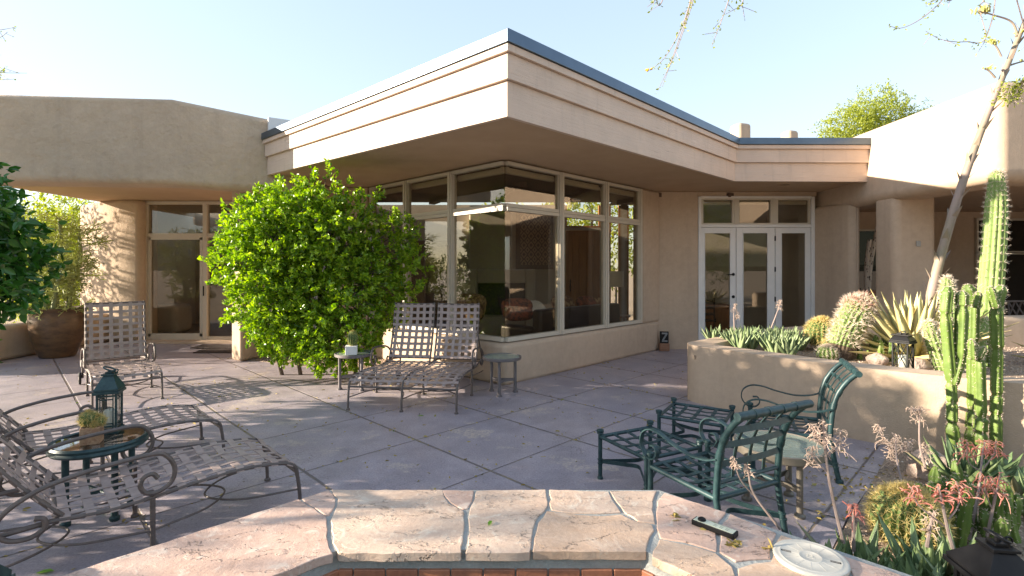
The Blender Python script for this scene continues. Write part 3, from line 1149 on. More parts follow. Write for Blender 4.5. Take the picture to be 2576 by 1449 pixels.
# windows in the porch on the far right
mb = MB()
PANES = []
for x0, x1, z0, z1 in ((8.1, 8.75, .95, 2.5), (10.95, 11.45, .4, 1.95), (11.5, 12.2, .4, 1.95), (10.95, 11.45, 2.02, 2.75), (11.5, 12.2, 2.02, 2.75)):
    for x in (x0 - .02, x1 + .02):
        mb.box((x, 11.97, (z0 + z1) / 2), (.05, .06, z1 - z0 + .1))
    for z in (z0 - .02, z1 + .02):
        mb.box(((x0 + x1) / 2, 11.969, z), (x1 - x0 + .08, .06, .05))
    PANES.append((x0, x1, z0, z1))
pw = hb(mb, 'porch_window', FRAME)
DARKGL = mat('dark_window_glass', (.012, .013, .013), None, 5, .02, spec=.8)
for x0, x1, z0, z1 in PANES:
    hb(MB().box(((x0 + x1) / 2, 11.98, (z0 + z1) / 2), (x1 - x0, .01, z1 - z0)), 'pane', DARKGL, pw)
hb(MB().box((9.9, 9.6, .0), (7.2, 4.9, .06)), 'porch_floor', PATIO)
hb(MB().box((6.62, 8.285, 2.02), (.07, .012, .09)), 'wall_socket', mat('socket_grey', (.35, .33, .3)), bevel=.004)

# ------------------------------------------------------------------ things inside, seen through the glass
SO = thing('sofa', 'black leather sofa with its back to the glass corner inside', 'sofa', (1.12, 9.0, .03), math.radians(45))
mb = MB().box((0, -.1, .5), (2.3, .2, .86)); mb.build('backrest', LEATHER, SO, bevel=.06, seg=3)
MB().box((0, .36, .24), (2.1, .7, .42)).build('seat', LEATHER, SO, bevel=.06, seg=3)
for s in (-1, 1):
    MB().box((s * 1.06, .3, .33), (.2, .86, .62)).build('armrest', LEATHER, SO, bevel=.06, seg=3)


def pillow(name, label, c, r, m, rz, tilt=0.5, grp='cushions along the black sofa'):
    t = MB()
    R = Matrix.Rotation(rz, 3, 'Z') @ Matrix.Rotation(-tilt, 3, 'X')
    vs = MB().blob((0, 0, 0), (1, 1, 1), 20, 12)
    pts = []
    for q in vs.v:
        x, y, z = q
        sx = abs(x) ** .6 * (1 if x > 0 else -1)
        sz = abs(z) ** .6 * (1 if z > 0 else -1)
        pts.append(R @ Vector((sx * r[0], y * r[1], sz * r[2])))
    t.add(pts, vs.f)
    o = t.build(name, m, None, smooth=True)
    o.location = c
    return tag(o, label, 'cushion', grp)


pillow('cushion', 'rust patterned cushion left of the white fleece on the sofa', (.1, 8.42, .94), (.3, .1, .2), CUSH, .5)
pillow('cushion', 'white fleecy cushion on the sofa back behind the glass corner', (.36, 8.62, .93), (.24, .1, .17), FLEECE, .6, .9)
pillow('cushion', 'brown patterned cushion leaning in front of the framed wall rug', (.93, 9.15, .95), (.27, .1, .2), CUSH2, .75)
pillow('cushion', 'dark red cushion in front of the wooden entry door', (1.42, 9.62, .93), (.25, .1, .18), CUSH, .75)
pillow('cushion', 'gold flowered cushion nearest the table lamp on the sofa', (1.72, 9.92, .9), (.2, .09, .16), CUSH2, .75)
pillow('cushion', 'large tan and red cushion in the narrow pane left of the glass corner', (-.75, 9.0, .92), (.3, .13, .27), CUSH2, -.3)

LMP = thing('table_lamp', 'white drum shade table lamp lit by daylight at right end of corner window', 'lamp', (2.2, 10.75, .63))
MB().lathe([(.07, 0), (.075, .02), (.02, .05), (.018, .5), (.012, .66)], (0, 0, 0), 16).build('base', BLACKM, LMP, smooth=True)
MB().lathe([(.155, .6), (.165, .93), (.16, .93), (.15, .6)], (0, 0, 0), 28).build('lamp_shade', SHADE, LMP, smooth=True)
ET = thing('end_table', 'small round wooden end table under the lamp indoors', 'table', (2.2, 10.75, .03))
MB().lathe([(.3, .57), (.3, .6), (.0, .6)], (0, 0, 0), 28).build('tabletop', DOORW, ET, smooth=True)
for k in range(3):
    a = k * 2.094
    MB().tube([(.22 * math.cos(a), .22 * math.sin(a), 0), (.16 * math.cos(a), .16 * math.sin(a), .57)], .02).build('leg', DOORW, ET)


def rugmat():
    m, nt, b = nodes('woven_rug')
    tc = nd(nt, 'ShaderNodeTexCoord')
    sx = nd(nt, 'ShaderNodeSeparateXYZ')
    lk(nt, tc, 'Object', sx, 0)
    q = []
    for i, per in ((0, .17), (2, .22)):
        a = math_(nt, 'FRACT', math_(nt, 'DIVIDE', sx.outputs[i], per))
        a = math_(nt, 'ABSOLUTE', math_(nt, 'SUBTRACT', a, .5))
        q.append(math_(nt, 'SNAP', a, .1))
    s = math_(nt, 'FRACT', math_(nt, 'MULTIPLY', math_(nt, 'ADD', q[0], q[1]), 2.6))
    r = ramp(nt, s, .45, .5, (.10, .055, .045), (.34, .24, .17))
    lk(nt, r, 0, b, 'Base Color')
    b.inputs['Roughness'].default_value = .95
    return m


RG = thing('wall_rug', 'brown geometric woven rug hung framed on the wall behind the sofa', 'wall hanging', (.54, 12.17, 2.28))
MB().box((0, 0, 0), (.9, .03, 1.36)).build('frame', WOODD, RG)
MB().box((.02, -.022, .02), (.72, .015, 1.2)).build('weaving', rugmat(), RG)
AR = thing('armoire', 'tall dark carved cabinet standing behind the left panes of the corner window', 'cabinet', (-1.95, 11.6, .03))
MB().box((0, 0, 1.05), (.9, .5, 2.1)).build('body', WOODD, AR, bevel=.01)
MB().box((0, -.02, 2.15), (1.06, .6, .12)).build('cornice', WOODD, AR, bevel=.03)
for s in (-1, 1):
    MB().box((s * .22, -.26, 1.05), (.4, .03, 1.9)).build('door', WOODD, AR, bevel=.01)
AC = tag(MB().box((0, 0, .36), (.7, .7, .7)).build('ottoman', CREAM, None, bevel=.12, seg=5), 'cream upholstered cube seat just inside the sliding glass door', 'ottoman')
AC.location = (-8.35, 12.45, .04)
CN = thing('dining_chair', 'dark ladder back wooden chair inside the left French door', 'chair', (4.15, 11.2, .03), .3)
for sx_ in (-.2, .2):
    MB().tube([(sx_, -.2, 0), (sx_, -.2, .95)], .018).build('leg', WOODD, CN)
    MB().tube([(sx_, .2, 0), (sx_, .2, .45)], .018).build('leg', WOODD, CN)
MB().box((0, 0, .45), (.44, .44, .03)).build('seat', WOODD, CN, bevel=.008)
for z in (.6, .74, .88):
    MB().box((0, -.2, z), (.4, .02, .06)).build('slat', WOODD, CN)
CB = thing('sideboard', 'brown wooden chest inside behind the French doors', 'sideboard', (4.55, 11.75, .03))
MB().box((0, 0, .38), (1.0, .5, .76)).build('body', DOORW, CB, bevel=.01)
MB().box((0, -.26, .4), (.86, .02, .56)).build('door', DOORW, CB, bevel=.008)
MB().box((.02, -.285, .42), (.05, .03, .09)).build('latch', BLACKM, CB)
# ------------------------------------------------------------------ CHAISES
SEATP = [(-.02, .0), (-.015, .12), (0.0, .235), (.02, .30), (.09, .338), (.3, .366), (.55, .36), (.8, .336), (1.0, .326), (1.22, .345)]


def chaise(label, loc, rz, W=.64, backs=1, ang=62, group='woven strap chaise longues', wheel_x=(-1, 1)):
    """foot at local y = 0, head towards +y"""
    R = thing('chaise_longue', label, 'chaise longue', loc, rz, group)
    hw = W / 2
    prof = catmull([(0, y, z) for y, z in SEATP], 5)
    seatc = [p for p in prof if p.y >= -.001 and p.z > .22]
    L = 1.22
    # side rails running on past the hinge
    xs = [-hw, hw] + ([0.0] if backs == 2 else [])
    mb = MB()
    for x in xs:
        pts = [Vector((x, p.y, p.z)) for p in seatc] + [Vector((x, 1.45, .335)), Vector((x, 1.72, .30))]
        mb.tube(pts, .0135, 8)
    mb.tube([(-hw, .008, .262), (hw, .008, .262)], .012)
    mb.tube([(-hw, 1.2, .335), (hw, 1.2, .335)], .012)
    mb.tube([(-hw, 1.72, .30), (hw, 1.72, .30)], .012)
    mb.build('seat_frame', TAUPEF, R, smooth=True)
    # legs
    for x in xs:
        mb = MB()
        mb.tube([Vector((x, p.y, p.z)) for p in prof if p.z < .27], .0125, 8)
        mb.lathe([(.0, 0), (.022, 0), (.022, .014), (.013, .022)], (x, -.02, 0), 12)
        mb.build('leg', TAUPEF, R, smooth=True)
        mb = MB()
        mb.tube([(x, .80, 0), (x, .80, .33)], .0135, 8)
        mb.lathe([(.0, 0), (.022, 0), (.022, .014), (.013, .022)], (x, .80, 0), 12)
        mb.build('leg', TAUPEF, R, smooth=True)
    for s in wheel_x:
        x = s * hw
        mb = MB().tube([(x, 1.70, .30), (x, 1.71, .2), (x, 1.70, .085)], .0125, 8)
        lg = mb.build('leg', TAUPEF, R, smooth=True)
        M = Matrix.Rotation(PI / 2, 3, 'Y')
        w = MB().lathe([(.05, -.014), (.078, -.014), (.084, -.006), (.084, .006), (.078, .014), (.05, .014), (.05, -.014)], (x + s * .03, 1.70, .085), 20, M)
        w.build('wheel', RUBBER, R, smooth=True)
        MB().lathe([(.0, -.016), (.014, -.016), (.05, -.008), (.05, .008), (.014, .016), (.0, .016)], (x + s * .03, 1.70, .085), 16, M).build('hub', TAUPEF, R, smooth=True)
    # thin stretcher loops under the seat
    mb = MB()
    nb = backs
    cell = W / nb
    for k in range(nb):
        x0 = -hw + k * cell
        xm = x0 + cell / 2
        for (ya, yb, za) in ((.0, .47, .14), (.80, .36, .15), (.80, 1.27, .15), (1.70, 1.14, .15)):
            mb.tube(catmull([(x0, ya, za), (x0 + cell * .16, ya + (yb - ya) * .68, za), (xm, yb, za), (x0 + cell * .84, ya + (yb - ya) * .68, za), (x0 + cell, ya, za)], 7), .0065, 6)
    mb.build('stretcher', TAUPEF, R, smooth=True)
    # woven seat straps
    mb = MB()
    sp = [p for p in seatc if p.y > .012]
    cum = [0]
    for i in range(1, len(sp)):
        cum.append(cum[-1] + (sp[i] - sp[i - 1]).length)

    def along(t):
        d = t * cum[-1]
        for i in range(1, len(sp)):
            if cum[i] >= d:
                f = (d - cum[i - 1]) / max(cum[i] - cum[i - 1], 1e-9)
                return sp[i - 1].lerp(sp[i], f)
        return sp[-1].copy()
    nT = 12
    nL = 6 * nb
    tT = [(.04 + .92 * j / (nT - 1)) for j in range(nT)]
    xL = [(-hw + W * (i + .5) / nL) for i in range(nL)]
    sag = .012

    def sagz(x):
        c = ((x + hw) % cell) / cell * 2 - 1 if nb == 2 else x / hw
        return -sag * (1 - c * c)
    for j, t in enumerate(tT):
        q = along(t)
        q2 = along(min(1, t + .01)) - along(max(0, t - .01))
        tdir = q2.normalized()
        nrm = Vector((0, -tdir.z, tdir.y))
        pts = []
        pts.append(Vector((-hw - .012, q.y, q.z)) - nrm * .012)
        pts.append(Vector((-hw - .006, q.y, q.z)) + nrm * .012)
        pts.append(Vector((-hw + .01, q.y, q.z)) + nrm * .013)
        for i, x in enumerate(xL):
            pts.append(Vector((x, q.y, q.z + sagz(x) + .012)) + nrm * (.0035 if (i + j) % 2 else -.0035))
        pts.append(Vector((hw - .01, q.y, q.z)) + nrm * .013)
        pts.append(Vector((hw + .006, q.y, q.z)) + nrm * .012)
        pts.append(Vector((hw + .012, q.y, q.z)) - nrm * .012)
        mb.ribbon(pts, tdir, .043, .004)
    for i, x in enumerate(xL):
        pts = []
        for j, t in enumerate([0.0] + tT + [1.0]):
            q = along(t)
            o = 0 if t in (0.0, 1.0) else (-.0035 if (i + j - 1) % 2 else .0035)
            pts.append(Vector((x, q.y, q.z + sagz(x) + .012 + o)))
        mb.ribbon(pts, (1, 0, 0), .036, .004)
    mb.build('seat_straps', TAUPE, R, smooth=True, angle=30)
    # backs
    a = math.radians(ang)
    d = Vector((0, math.cos(a), math.sin(a)))
    nn = Vector((0, -math.sin(a), math.cos(a)))          # front face normal
    BLn = .80
    for k in range(nb):
        gap = .03 if nb == 2 else .012
        x0 = -hw + k * cell + gap
        x1 = x0 + cell - 2 * gap
        o = Vector((0, 1.18, .355))

        def bp(x, t):
            c = (2 * (x - x0) / (x1 - x0) - 1)
            return o + Vector((x, 0, 0)) + d * (t * BLn) - nn * (.03 * math.sin(PI * t)) - nn * (.028 * (1 - c * c))
        mb = MB()
        for x in (x0, x1):
            mb.tube([bp(x, t / 12) for t in range(13)] + [bp(x, 1.02)], .0135, 8)
        mb.tube([bp(x0 + (x1 - x0) * i / 8, 1.0) for i in range(9)], .0125, 8)
        mb.tube([bp(x0 + (x1 - x0) * i / 8, .06) for i in range(9)], .011, 8)
        bk = mb.build('backrest_frame', TAUPEF, R, smooth=True)
        mb = MB()
        nh, nv = 9, 6
        th = [.1 + .88 * j / (nh - 1) - .02 for j in range(nh)]
        xv = [x0 + (x1 - x0) * (i + .5) / nv for i in range(nv)]
        for j, t in enumerate(th):
            pts = [bp(x0 - .013, t) - nn * .01, bp(x0 - .004, t) + nn * .014]
            for i, x in enumerate(xv):
                pts.append(bp(x, t) + nn * (.010 + (.0035 if (i + j) % 2 else -.0035)))
            pts += [bp(x1 + .004, t) + nn * .014, bp(x1 + .013, t) - nn * .01]
            mb.ribbon(pts, d, .036, .004)
        for i, x in enumerate(xv):
            pts = [bp(x, .055) + nn * .012]
            for j, t in enumerate(th):
                pts.append(bp(x, t) + nn * (.010 - (.0035 if (i + j) % 2 else -.0035)))
            pts += [bp(x, 1.0) + nn * .014, bp(x, 1.015) - nn * .006]
            mb.ribbon(pts, (1, 0, 0), .042, .004)
        mb.build('backrest_straps', TAUPE, R, smooth=True, angle=30)
    # prop strut behind the back
    mb = MB()
    pz = o + d * .42
    for x in (-hw + .03, hw - .03):
        mb.tube([(x, pz.y, pz.z), (x, 1.66, .31)], .009, 6)
    mb.tube([(-hw + .03, 1.66, .31), (hw - .03, 1.66, .31)], .009, 6)
    mb.build('back_prop', TAUPEF, R, smooth=True)
    # scrolled arms
    for s in (-1, 1):
        x = s * (hw + .028)
        arm = [(.80, .445), (.775, .475), (.735, .465), (.72, .42), (.75, .375), (.81, .372), (.865, .41), (.88, .48), (.845, .555), (.78, .585)]
        arm = [(1.58 - y, z) for y, z in arm]          # mirrored so that the scroll curls towards the foot
        arm = [(.80 + (y - .80), z) for y, z in arm]
        arm += [(1.00, .575), (1.15, .555), (1.28, .52), (1.39, .45), (1.425, .375), (1.38, .315), (1.305, .30), (1.25, .33), (1.25, .375), (1.285, .39)]
        arm = [q for q in arm]
        mb = MB().tube(catmull([(x, y, z) for y, z in arm], 6), .0125, 8)
        mb.tube([(x, .80, .372), (s * hw, .80, .345)], .012, 6)
        mb.build('armrest', TAUPEF, R, smooth=True)
    return R


def heading(dx, dy):
    """z rotation that turns local +y to (dx, dy)"""
    return math.atan2(-dx, dy)


chaise('single woven chaise facing the camera in front of the sliding glass door', (-4.60, 6.10, 0), heading(-.68, .73), .67, 1, 80)
chaise('double woven chaise with two backrests between two grey round tables', (-1.245, 5.76, 0), heading(.13, .99), 1.27, 2, 73)
chaise('reclined woven chaise nearest the stone spa ledge, its foot by the coping', (-1.66, 3.64, 0), heading(-.72, -.69), .64, 1, 57)
chaise('reclined woven chaise on the far side of the dark green glass table', (-2.72, 4.58, 0), heading(-.69, -.72), .64, 1, 57)

# ------------------------------------------------------------------ TABLES


def round_table(label, loc, r, h, m, rz=0, legr=.021, top=FROST, group=None, nleg=3, rim=.035, inset=.07, arc=True):
    R = thing('side_table', label, 'side table', loc, rz, group)
    MB().lathe([(r - .018, h - .006), (r - .006, h), (r, h - .006), (r, h - rim), (r - .006, h - rim - .006), (r - .02, h - rim - .004), (r - .018, h - .006)], (0, 0, 0), 48).build('table_rim', m, R, smooth=True)
    MB().lathe([(0, h - .016), (r - .016, h - .016), (r - .016, h - .006), (0, h - .006)], (0, 0, 0), 48).build('tabletop', top, R, smooth=True)
    ps = []
    for k in range(nleg):
        a = 2 * PI * k / nleg
        x, y = (r - inset) * math.cos(a), (r - inset) * math.sin(a)
        mb = MB().tube([(x, y, .012), (x, y, h - rim)], legr, 10)
        mb.lathe([(0, 0), (legr + .014, 0), (legr + .014, .016), (legr, .028)], (x, y, 0), 14)
        mb.build('leg', m, R, smooth=True)
        ps.append((x, y))
    mb = MB()
    for k in range(nleg):
        a, b = ps[k], ps[(k + 1) % nleg]
        mid = ((a[0] + b[0]) * .24, (a[1] + b[1]) * .24)
        mb.ribbon(catmull([(a[0], a[1], .17), (mid[0], mid[1], .17), (b[0], b[1], .17)], 8), (0, 0, 1), .035, .008)
    mb.build('stretcher', m, R, smooth=True)
    return R


round_table('grey round glass table right of the double chaise, nothing on it', (-.13, 6.6, 0), .252, .485, GRAYT, math.radians(20), group='grey round glass tables')
round_table('grey round glass table carrying the white potted cactus, beside the laurel bush', (-2.13, 6.86, 0), .252, .485, GRAYT, math.radians(200), group='grey round glass tables')
TANR = round_table('tan round table with a hammered glass top between the two green armchairs', (1.83, 3.5, 0), .287, .42, TANT, math.radians(-78), .02, FROST, inset=.09, rim=.05)

GTOP = glassmat('dark_table_glass', (.72, .72, .68), 1.7)
GT = thing('green_side_table', 'dark green oval rimmed glass table between the two reclined chaises', 'side table', (-2.72, 3.36, 0))
MB().lathe([(.24, .5), (.258, .505), (.266, .49), (.26, .475), (.266, .46), (.254, .445), (.24, .45), (.24, .5)], (0, 0, 0), 56).build('table_rim', GREENM, GT, smooth=True)
MB().lathe([(0, .488), (.241, .488), (.241, .498), (0, .498)], (0, 0, 0), 56).build('tabletop', GTOP, GT, smooth=True)
for k in range(4):
    a = PI / 4 + k * PI / 2 + .3
    x, y = .185 * math.cos(a), .185 * math.sin(a)
    mb = MB().lathe([(0, 0), (.028, 0), (.03, .02), (.021, .03), (.021, .075), (.028, .085), (.028, .1), (.02, .11), (.02, .44), (.025, .45), (0, .45)], (x, y, 0), 14)
    mb.build('leg', GREENM, GT, smooth=True)
mb = MB()
for k in range(2):
    a = PI / 4 + k * PI / 2 + .3
    mb.tube([(.185 * math.cos(a), .185 * math.sin(a), .15), (-.185 * math.cos(a), -.185 * math.sin(a), .15)], .012)
mb.build('stretcher', GREENM, GT, smooth=True)

# ------------------------------------------------------------------ GREEN CHAIRS AND OTTOMANS


def lattice(mb, x0, x1, y0, y1, z, nx, ny, w=.03):
    for i in range(nx):
        x = x0 + (x1 - x0) * (i + 1) / (nx + 1)
        pts = [(x, y0 + (y1 - y0) * k / 8, z - .012 * math.sin(PI * k / 8) + .003 * (-1) ** (k + i)) for k in range(9)]
        mb.ribbon(pts, (1, 0, 0), w, .005)
    for j in range(ny):
        y = y0 + (y1 - y0) * (j + 1) / (ny + 1)
        pts = [(x0 + (x1 - x0) * k / 8, y, z - .012 * math.sin(PI * k / 8) - .003 * (-1) ** (k + j)) for k in range(9)]
        mb.ribbon(pts, (0, 1, 0), w, .005)


def ring(mb, c, r, t=.006):
    mb.lathe([(r - .004, -t), (r + .004, -t * .6), (r + .005, 0), (r + .004, t * .6), (r - .004, t)], c, 14)


def arcs(mb, pts, z, pull):
    n = len(pts)
    for k in range(n):
        a, b = Vector(pts[k]), Vector(pts[(k + 1) % n])
        m = (a + b) / 2 * (1 - pull)
        mb.ribbon(catmull([(a.x, a.y, z), (a.lerp(m, .6).x * .92, a.lerp(m, .6).y * .92, z + .012), (m.x, m.y, z + .02), (b.lerp(m, .6).x * .92, b.lerp(m, .6).y * .92, z + .012), (b.x, b.y, z)], 6), (0, 0, 1), .028, .006)


def armchair(label, loc, rz):
    """front towards local +y"""
    R = thing('patio_armchair', label, 'armchair', loc, rz, 'green metal patio armchairs')
    w, d, sz = .26, .265, .33
    mb = MB()
    for a, b in (((-w, d, sz), (w, d, sz)), ((-w, -d, sz), (w, -d, sz)), ((-w, -d, sz), (-w, d, sz)), ((w, -d, sz), (w, d, sz))):
        mb.tube([a, b], .0165, 10)
    mb.build('seat_frame', GREENM, R, smooth=True)
    mb = MB()
    lattice(mb, -w, w, -d, d, sz + .006, 4, 4)
    mb.build('seat_slats', GREENM, R)
    for s in (-1, 1):
        mb = MB().tube([(s * w, d, .0), (s * w, d, .405)], .0185, 10)
        mb.lathe([(0, 0), (.027, 0), (.027, .02), (.018, .032)], (s * w, d, 0), 14)
        ring(mb, (s * w, d, .12), .0185); ring(mb, (s * w, d, .15), .0185); ring(mb, (s * w, d, .38), .0185)
        mb.lathe([(.0185, .40), (.026, .405), (.024, .42), (0, .43)], (s * w, d, 0), 14)
        mb.build('leg', GREENM, R, smooth=True)
        mb = MB().tube([(s * w, -.325, 0), (s * w, -.30, .12), (s * w, -d, sz)], .0185, 10)
        mb.lathe([(0, 0), (.027, 0), (.027, .02), (.018, .032)], (s * w, -.325, 0), 14)
        ring(mb, (s * w, -.302, .12), .0185); ring(mb, (s * w, -.296, .15), .0185)
        mb.build('leg', GREENM, R, smooth=True)
    up = catmull([(-d, sz), (-.275, .45), (-.285, .58), (-.315, .68), (-.375, .77), (-.435, .835)], 5)if False else None
    bp = catmull([(0, -d, sz), (0, -.272, .45), (0, -.288, .58), (0, -.32, .68), (0, -.375, .77), (0, -.44, .835)], 5)
    mb = MB()
    for s in (-1, 1):
        mb.tube([(s * w, q.y, q.z) for q in bp], .019, 10)
        for i in (10, 15):
            mb.tube([(s * w, bp[i - 1].y, bp[i - 1].z), (s * w, bp[i + 1].y, bp[i + 1].z)], .0225, 10)
    mb.tube([(-w - .045, -.44, .838), (w + .045, -.44, .838)], .0235, 12)
    for x in (-.17, -.06, .06, .17):
        mb.tube([(x - .012, -.44, .838), (x + .012, -.44, .838)], .027, 12)
    mb.tube([(-w, -.27, .42), (w, -.27, .42)], .012, 8)
    mb.build('backrest', GREENM, R, smooth=True)
    mb = MB()
    for x in (-.13, 0, .13):
        mb.ribbon([(x, q.y + .004, q.z) for q in bp if q.z > .415], (1, 0, 0), .024, .005)
    for zt in (.53, .64, .745):
        q = min(bp, key=lambda p: abs(p.z - zt))
        mb.ribbon([(-w + .52 * k / 8, q.y - .02 * math.sin(PI * k / 8) - .002, q.z) for k in range(9)], (0, .25, 1), .034, .005)
    mb.build('back_slats', GREENM, R)
    for s in (-1, 1):
        x = s * (w + .012)
        arm = [(-.285, .56), (-.2, .53), (-.08, .52), (.06, .545), (.17, .575), (.26, .575), (.325, .53), (.335, .455), (.29, .395), (.225, .39), (.19, .43), (.205, .475), (.245, .475)]
        MB().ribbon(catmull([(x, y, z) for y, z in arm], 6), (1, 0, 0), .032, .008).build('armrest', GREENM, R, smooth=True, angle=60)
    mb = MB()
    arcs(mb, [(-w, d, 0), (w, d, 0), (w, -.30, 0), (-w, -.30, 0)], .135, .55)
    mb.build('stretcher', GREENM, R)
    return R


def ottoman(label, loc, rz, w=.25, d=.26):
    R = thing('patio_ottoman', label, 'ottoman', loc, rz, 'green metal patio ottomans')
    sz = .325
    mb = MB()
    for a, b in (((-w, d, sz), (w, d, sz)), ((-w, -d, sz), (w, -d, sz)), ((-w, -d, sz), (-w, d, sz)), ((w, -d, sz), (w, d, sz))):
        mb.tube([a, b], .014, 10)
    mb.build('seat_frame', GREENM, R, smooth=True)
    mb = MB()
    lattice(mb, -w, w, -d, d, sz + .004, 3, 3)
    mb.build('seat_slats', GREENM, R)
    for sx_ in (-1, 1):
        for sy in (-1, 1):
            c = (sx_ * w, sy * d, 0)
            mb = MB().tube([(c[0], c[1], 0), (c[0], c[1], .35)], .0165, 10)
            mb.lathe([(0, 0), (.022, 0), (.022, .014), (.016, .02)], c, 12)
            mb.lathe([(.016, .345), (.027, .35), (.024, .358), (.029, .366), (.027, .378), (.0, .386)], c, 14)
            ring(mb, (c[0], c[1], .12), .0165); ring(mb, (c[0], c[1], .15), .0165)
            mb.build('leg', GREENM, R, smooth=True)
    mb = MB()
    arcs(mb, [(-w, d, 0), (w, d, 0), (w, -d, 0), (-w, -d, 0)], .135, .6)
    mb.build('stretcher', GREENM, R)
    return R


armchair('dark green metal armchair seen from behind, nearest the stone ledge', (1.255, 3.2, 0), heading(-.45, .89))
armchair('dark green metal armchair turned sideways beside the curved stucco wall', (2.27, 4.20, 0), heading(-.92, .39))
ottoman('dark green metal ottoman set against the seat of the nearest armchair', (1.02, 3.80, 0), heading(-.45, .89))
ottoman('dark green metal ottoman farther from the camera, behind the nearer one', (1.64, 4.53, 0), heading(-.85, .53))

# ------------------------------------------------------------------ LANTERNS


def lantern(label, loc, rz, s=1.0, m=GREENM, ringed=True, cross=False, h=.24, w=.155, k0=.09, t0=.24):
    R = thing('candle_lantern', label, 'lantern', loc, rz)
    w *= s
    h *= s
    mb = MB()
    mb.box((0, 0, .015 * s), (w * 1.12, w * 1.12, .03 * s))
    for x in (-1, 1):
        for y in (-1, 1):
            mb.box((x * w * .45, y * w * .45, .03 * s + h / 2), (w * .1, w * .1, h))
    for a in range(4):
        M = Matrix.Rotation(a * PI / 2, 3, 'Z')
        e = .455 * w
        if cross:
            for sg in (-1, 1):
                p0, p1 = M @ Vector((-w * .4 * sg, -e, .04 * s)), M @ Vector((w * .4 * sg, -e, .02 * s + h))
                mb.beam(p0, p1, .008 * s, .008 * s, up=M @ Vector((0, 1, 0)))
        else:
            for z in (.05 * s, .015 * s + h):
                mb.box(M @ Vector((0, -e, z)), (w * .8, w * .05, w * .1), rot=M)
            for x in (-.31, .31):
                mb.box(M @ Vector((w * x, -e, .03 * s + h / 2)), (w * .06, w * .045, h), rot=M)
            for z in (.16, .84):
                mb.box(M @ Vector((0, -e, .03 * s + h * z)), (w * .62, w * .045, w * .07), rot=M)
    mb.build('frame', m, R, bevel=.002 * s)
    mb = MB()
    z = .03 * s + h
    e = w * .63
    t = w * .2
    mb.prism([(-e, -e), (e, -e), (e, e), (-e, e)], z, z + .018 * s)
    mb.prism([(-e * .93, -e * .93), (e * .93, -e * .93), (e * .93, e * .93), (-e * .93, e * .93)], z + .019 * s, z + .03 * s)
    zz = z + .03 * s
    k = k0 * s if not cross else .045 * s
    e2 = e * .95
    t = w * t0 if not cross else w * .4
    mb.add([(-e2, -e2, zz), (e2, -e2, zz), (e2, e2, zz), (-e2, e2, zz), (-t, -t, zz + k), (t, -t, zz + k), (t, t, zz + k), (-t, t, zz + k)],
           [(0, 1, 5, 4), (1, 2, 6, 5), (2, 3, 7, 6), (3, 0, 4, 7), (4, 5, 6, 7), (3, 2, 1, 0)])
    mb.prism([(-t * 1.35, -t * 1.35), (t * 1.35, -t * 1.35), (t * 1.35, t * 1.35), (-t * 1.35, t * 1.35)], zz + k + .001, zz + k + .012 * s)
    mb.prism([(-t * .7, -t * .7), (t * .7, -t * .7), (t * .7, t * .7), (-t * .7, t * .7)], zz + k + .013 * s, zz + k + .024 * s)
    mb.build('roof', m, R, bevel=.002 * s)
    zr = zz + k + .024 * s
    mb = MB()
    if ringed:
        mb.tube([(0, 0, zr), (0, 0, zr + .012 * s)], .009 * s)
        T = Matrix.Rotation(.45, 3, 'Y')
        mb.tube([T @ Vector((.036 * s * math.cos(q * PI / 12), .036 * s * math.sin(q * PI / 12), 0)) + Vector((0, 0, zr + .018 * s)) for q in range(24)], .0055 * s, 8, closed=True)
        mb.tube([Vector((0.036 * s + .012 * s * math.cos(q * PI / 6), 0, zr + .004 * s + .012 * s * math.sin(q * PI / 6))) for q in range(12)], .004 * s, 6, closed=True)
    else:
        mb.tube([(-.05 * s, 0, zr - .01 * s), (-.05 * s, 0, zr + .015 * s), (.05 * s, 0, zr + .015 * s), (.05 * s, 0, zr - .01 * s)], .005 * s)
    mb.build('handle', m, R, smooth=True)
    for a in range(4):
        M = Matrix.Rotation(a * PI / 2, 3, 'Z')
        MB().box(M @ Vector((0, -w * .43, .03 * s + h / 2)), (w * .8, .003, h * .98), rot=M).build('pane', CLEAR, R)
    c = MB().lathe([(0, .03 * s), (w * .28, .03 * s), (w * .28, h * .62), (w * .25, h * .64), (w * .1, h * .61), (0, h * .61)], (0, 0, 0), 20).build('candle', CANDLE, R, smooth=True)
    MB().tube([(0, 0, h * .6), (.002, 0, h * .68)], .002, 5).build('wick', BLACKM, c)
    return R


lantern('dark green metal lantern with a candle on the green glass table', (-2.76, 3.49, .4985), .35, 1.0, w=.118)
lantern('black lantern with crossed bars on the gravel behind the curved stucco wall', (3.88, 5.05, .60), .55, 1.0, BLACKM, False, True, .25, .14)
lantern('large black lantern with a ring handle beside the stone coping, cut by the frame corner', (1.757, 1.842, .0), -.14, 1.0, BLACKM, True, False, .47, .175, .08, .19)
lantern('dark green lantern on the ground behind the spa, mostly outside the left frame edge', (-2.06, 1.88, 0.0), .5, 1.35, GREENM)


def areoles_sphere(c, r, ribs, nlat, th0=.05, th1=.75):
    P, N = [], []
    for i in range(nlat):
        th = PI * (th0 + (th1 - th0) * i / (nlat - 1))
        for k in range(ribs):
            a = 2 * PI * k / ribs
            d = Vector((math.sin(th) * math.cos(a), math.sin(th) * math.sin(a), math.cos(th)))
            P.append((c[0] + d.x * r[0], c[1] + d.y * r[1], c[2] + d.z * r[2]))
            N.append((d.x / r[0], d.y / r[1], d.z / r[2]))
    return P, N


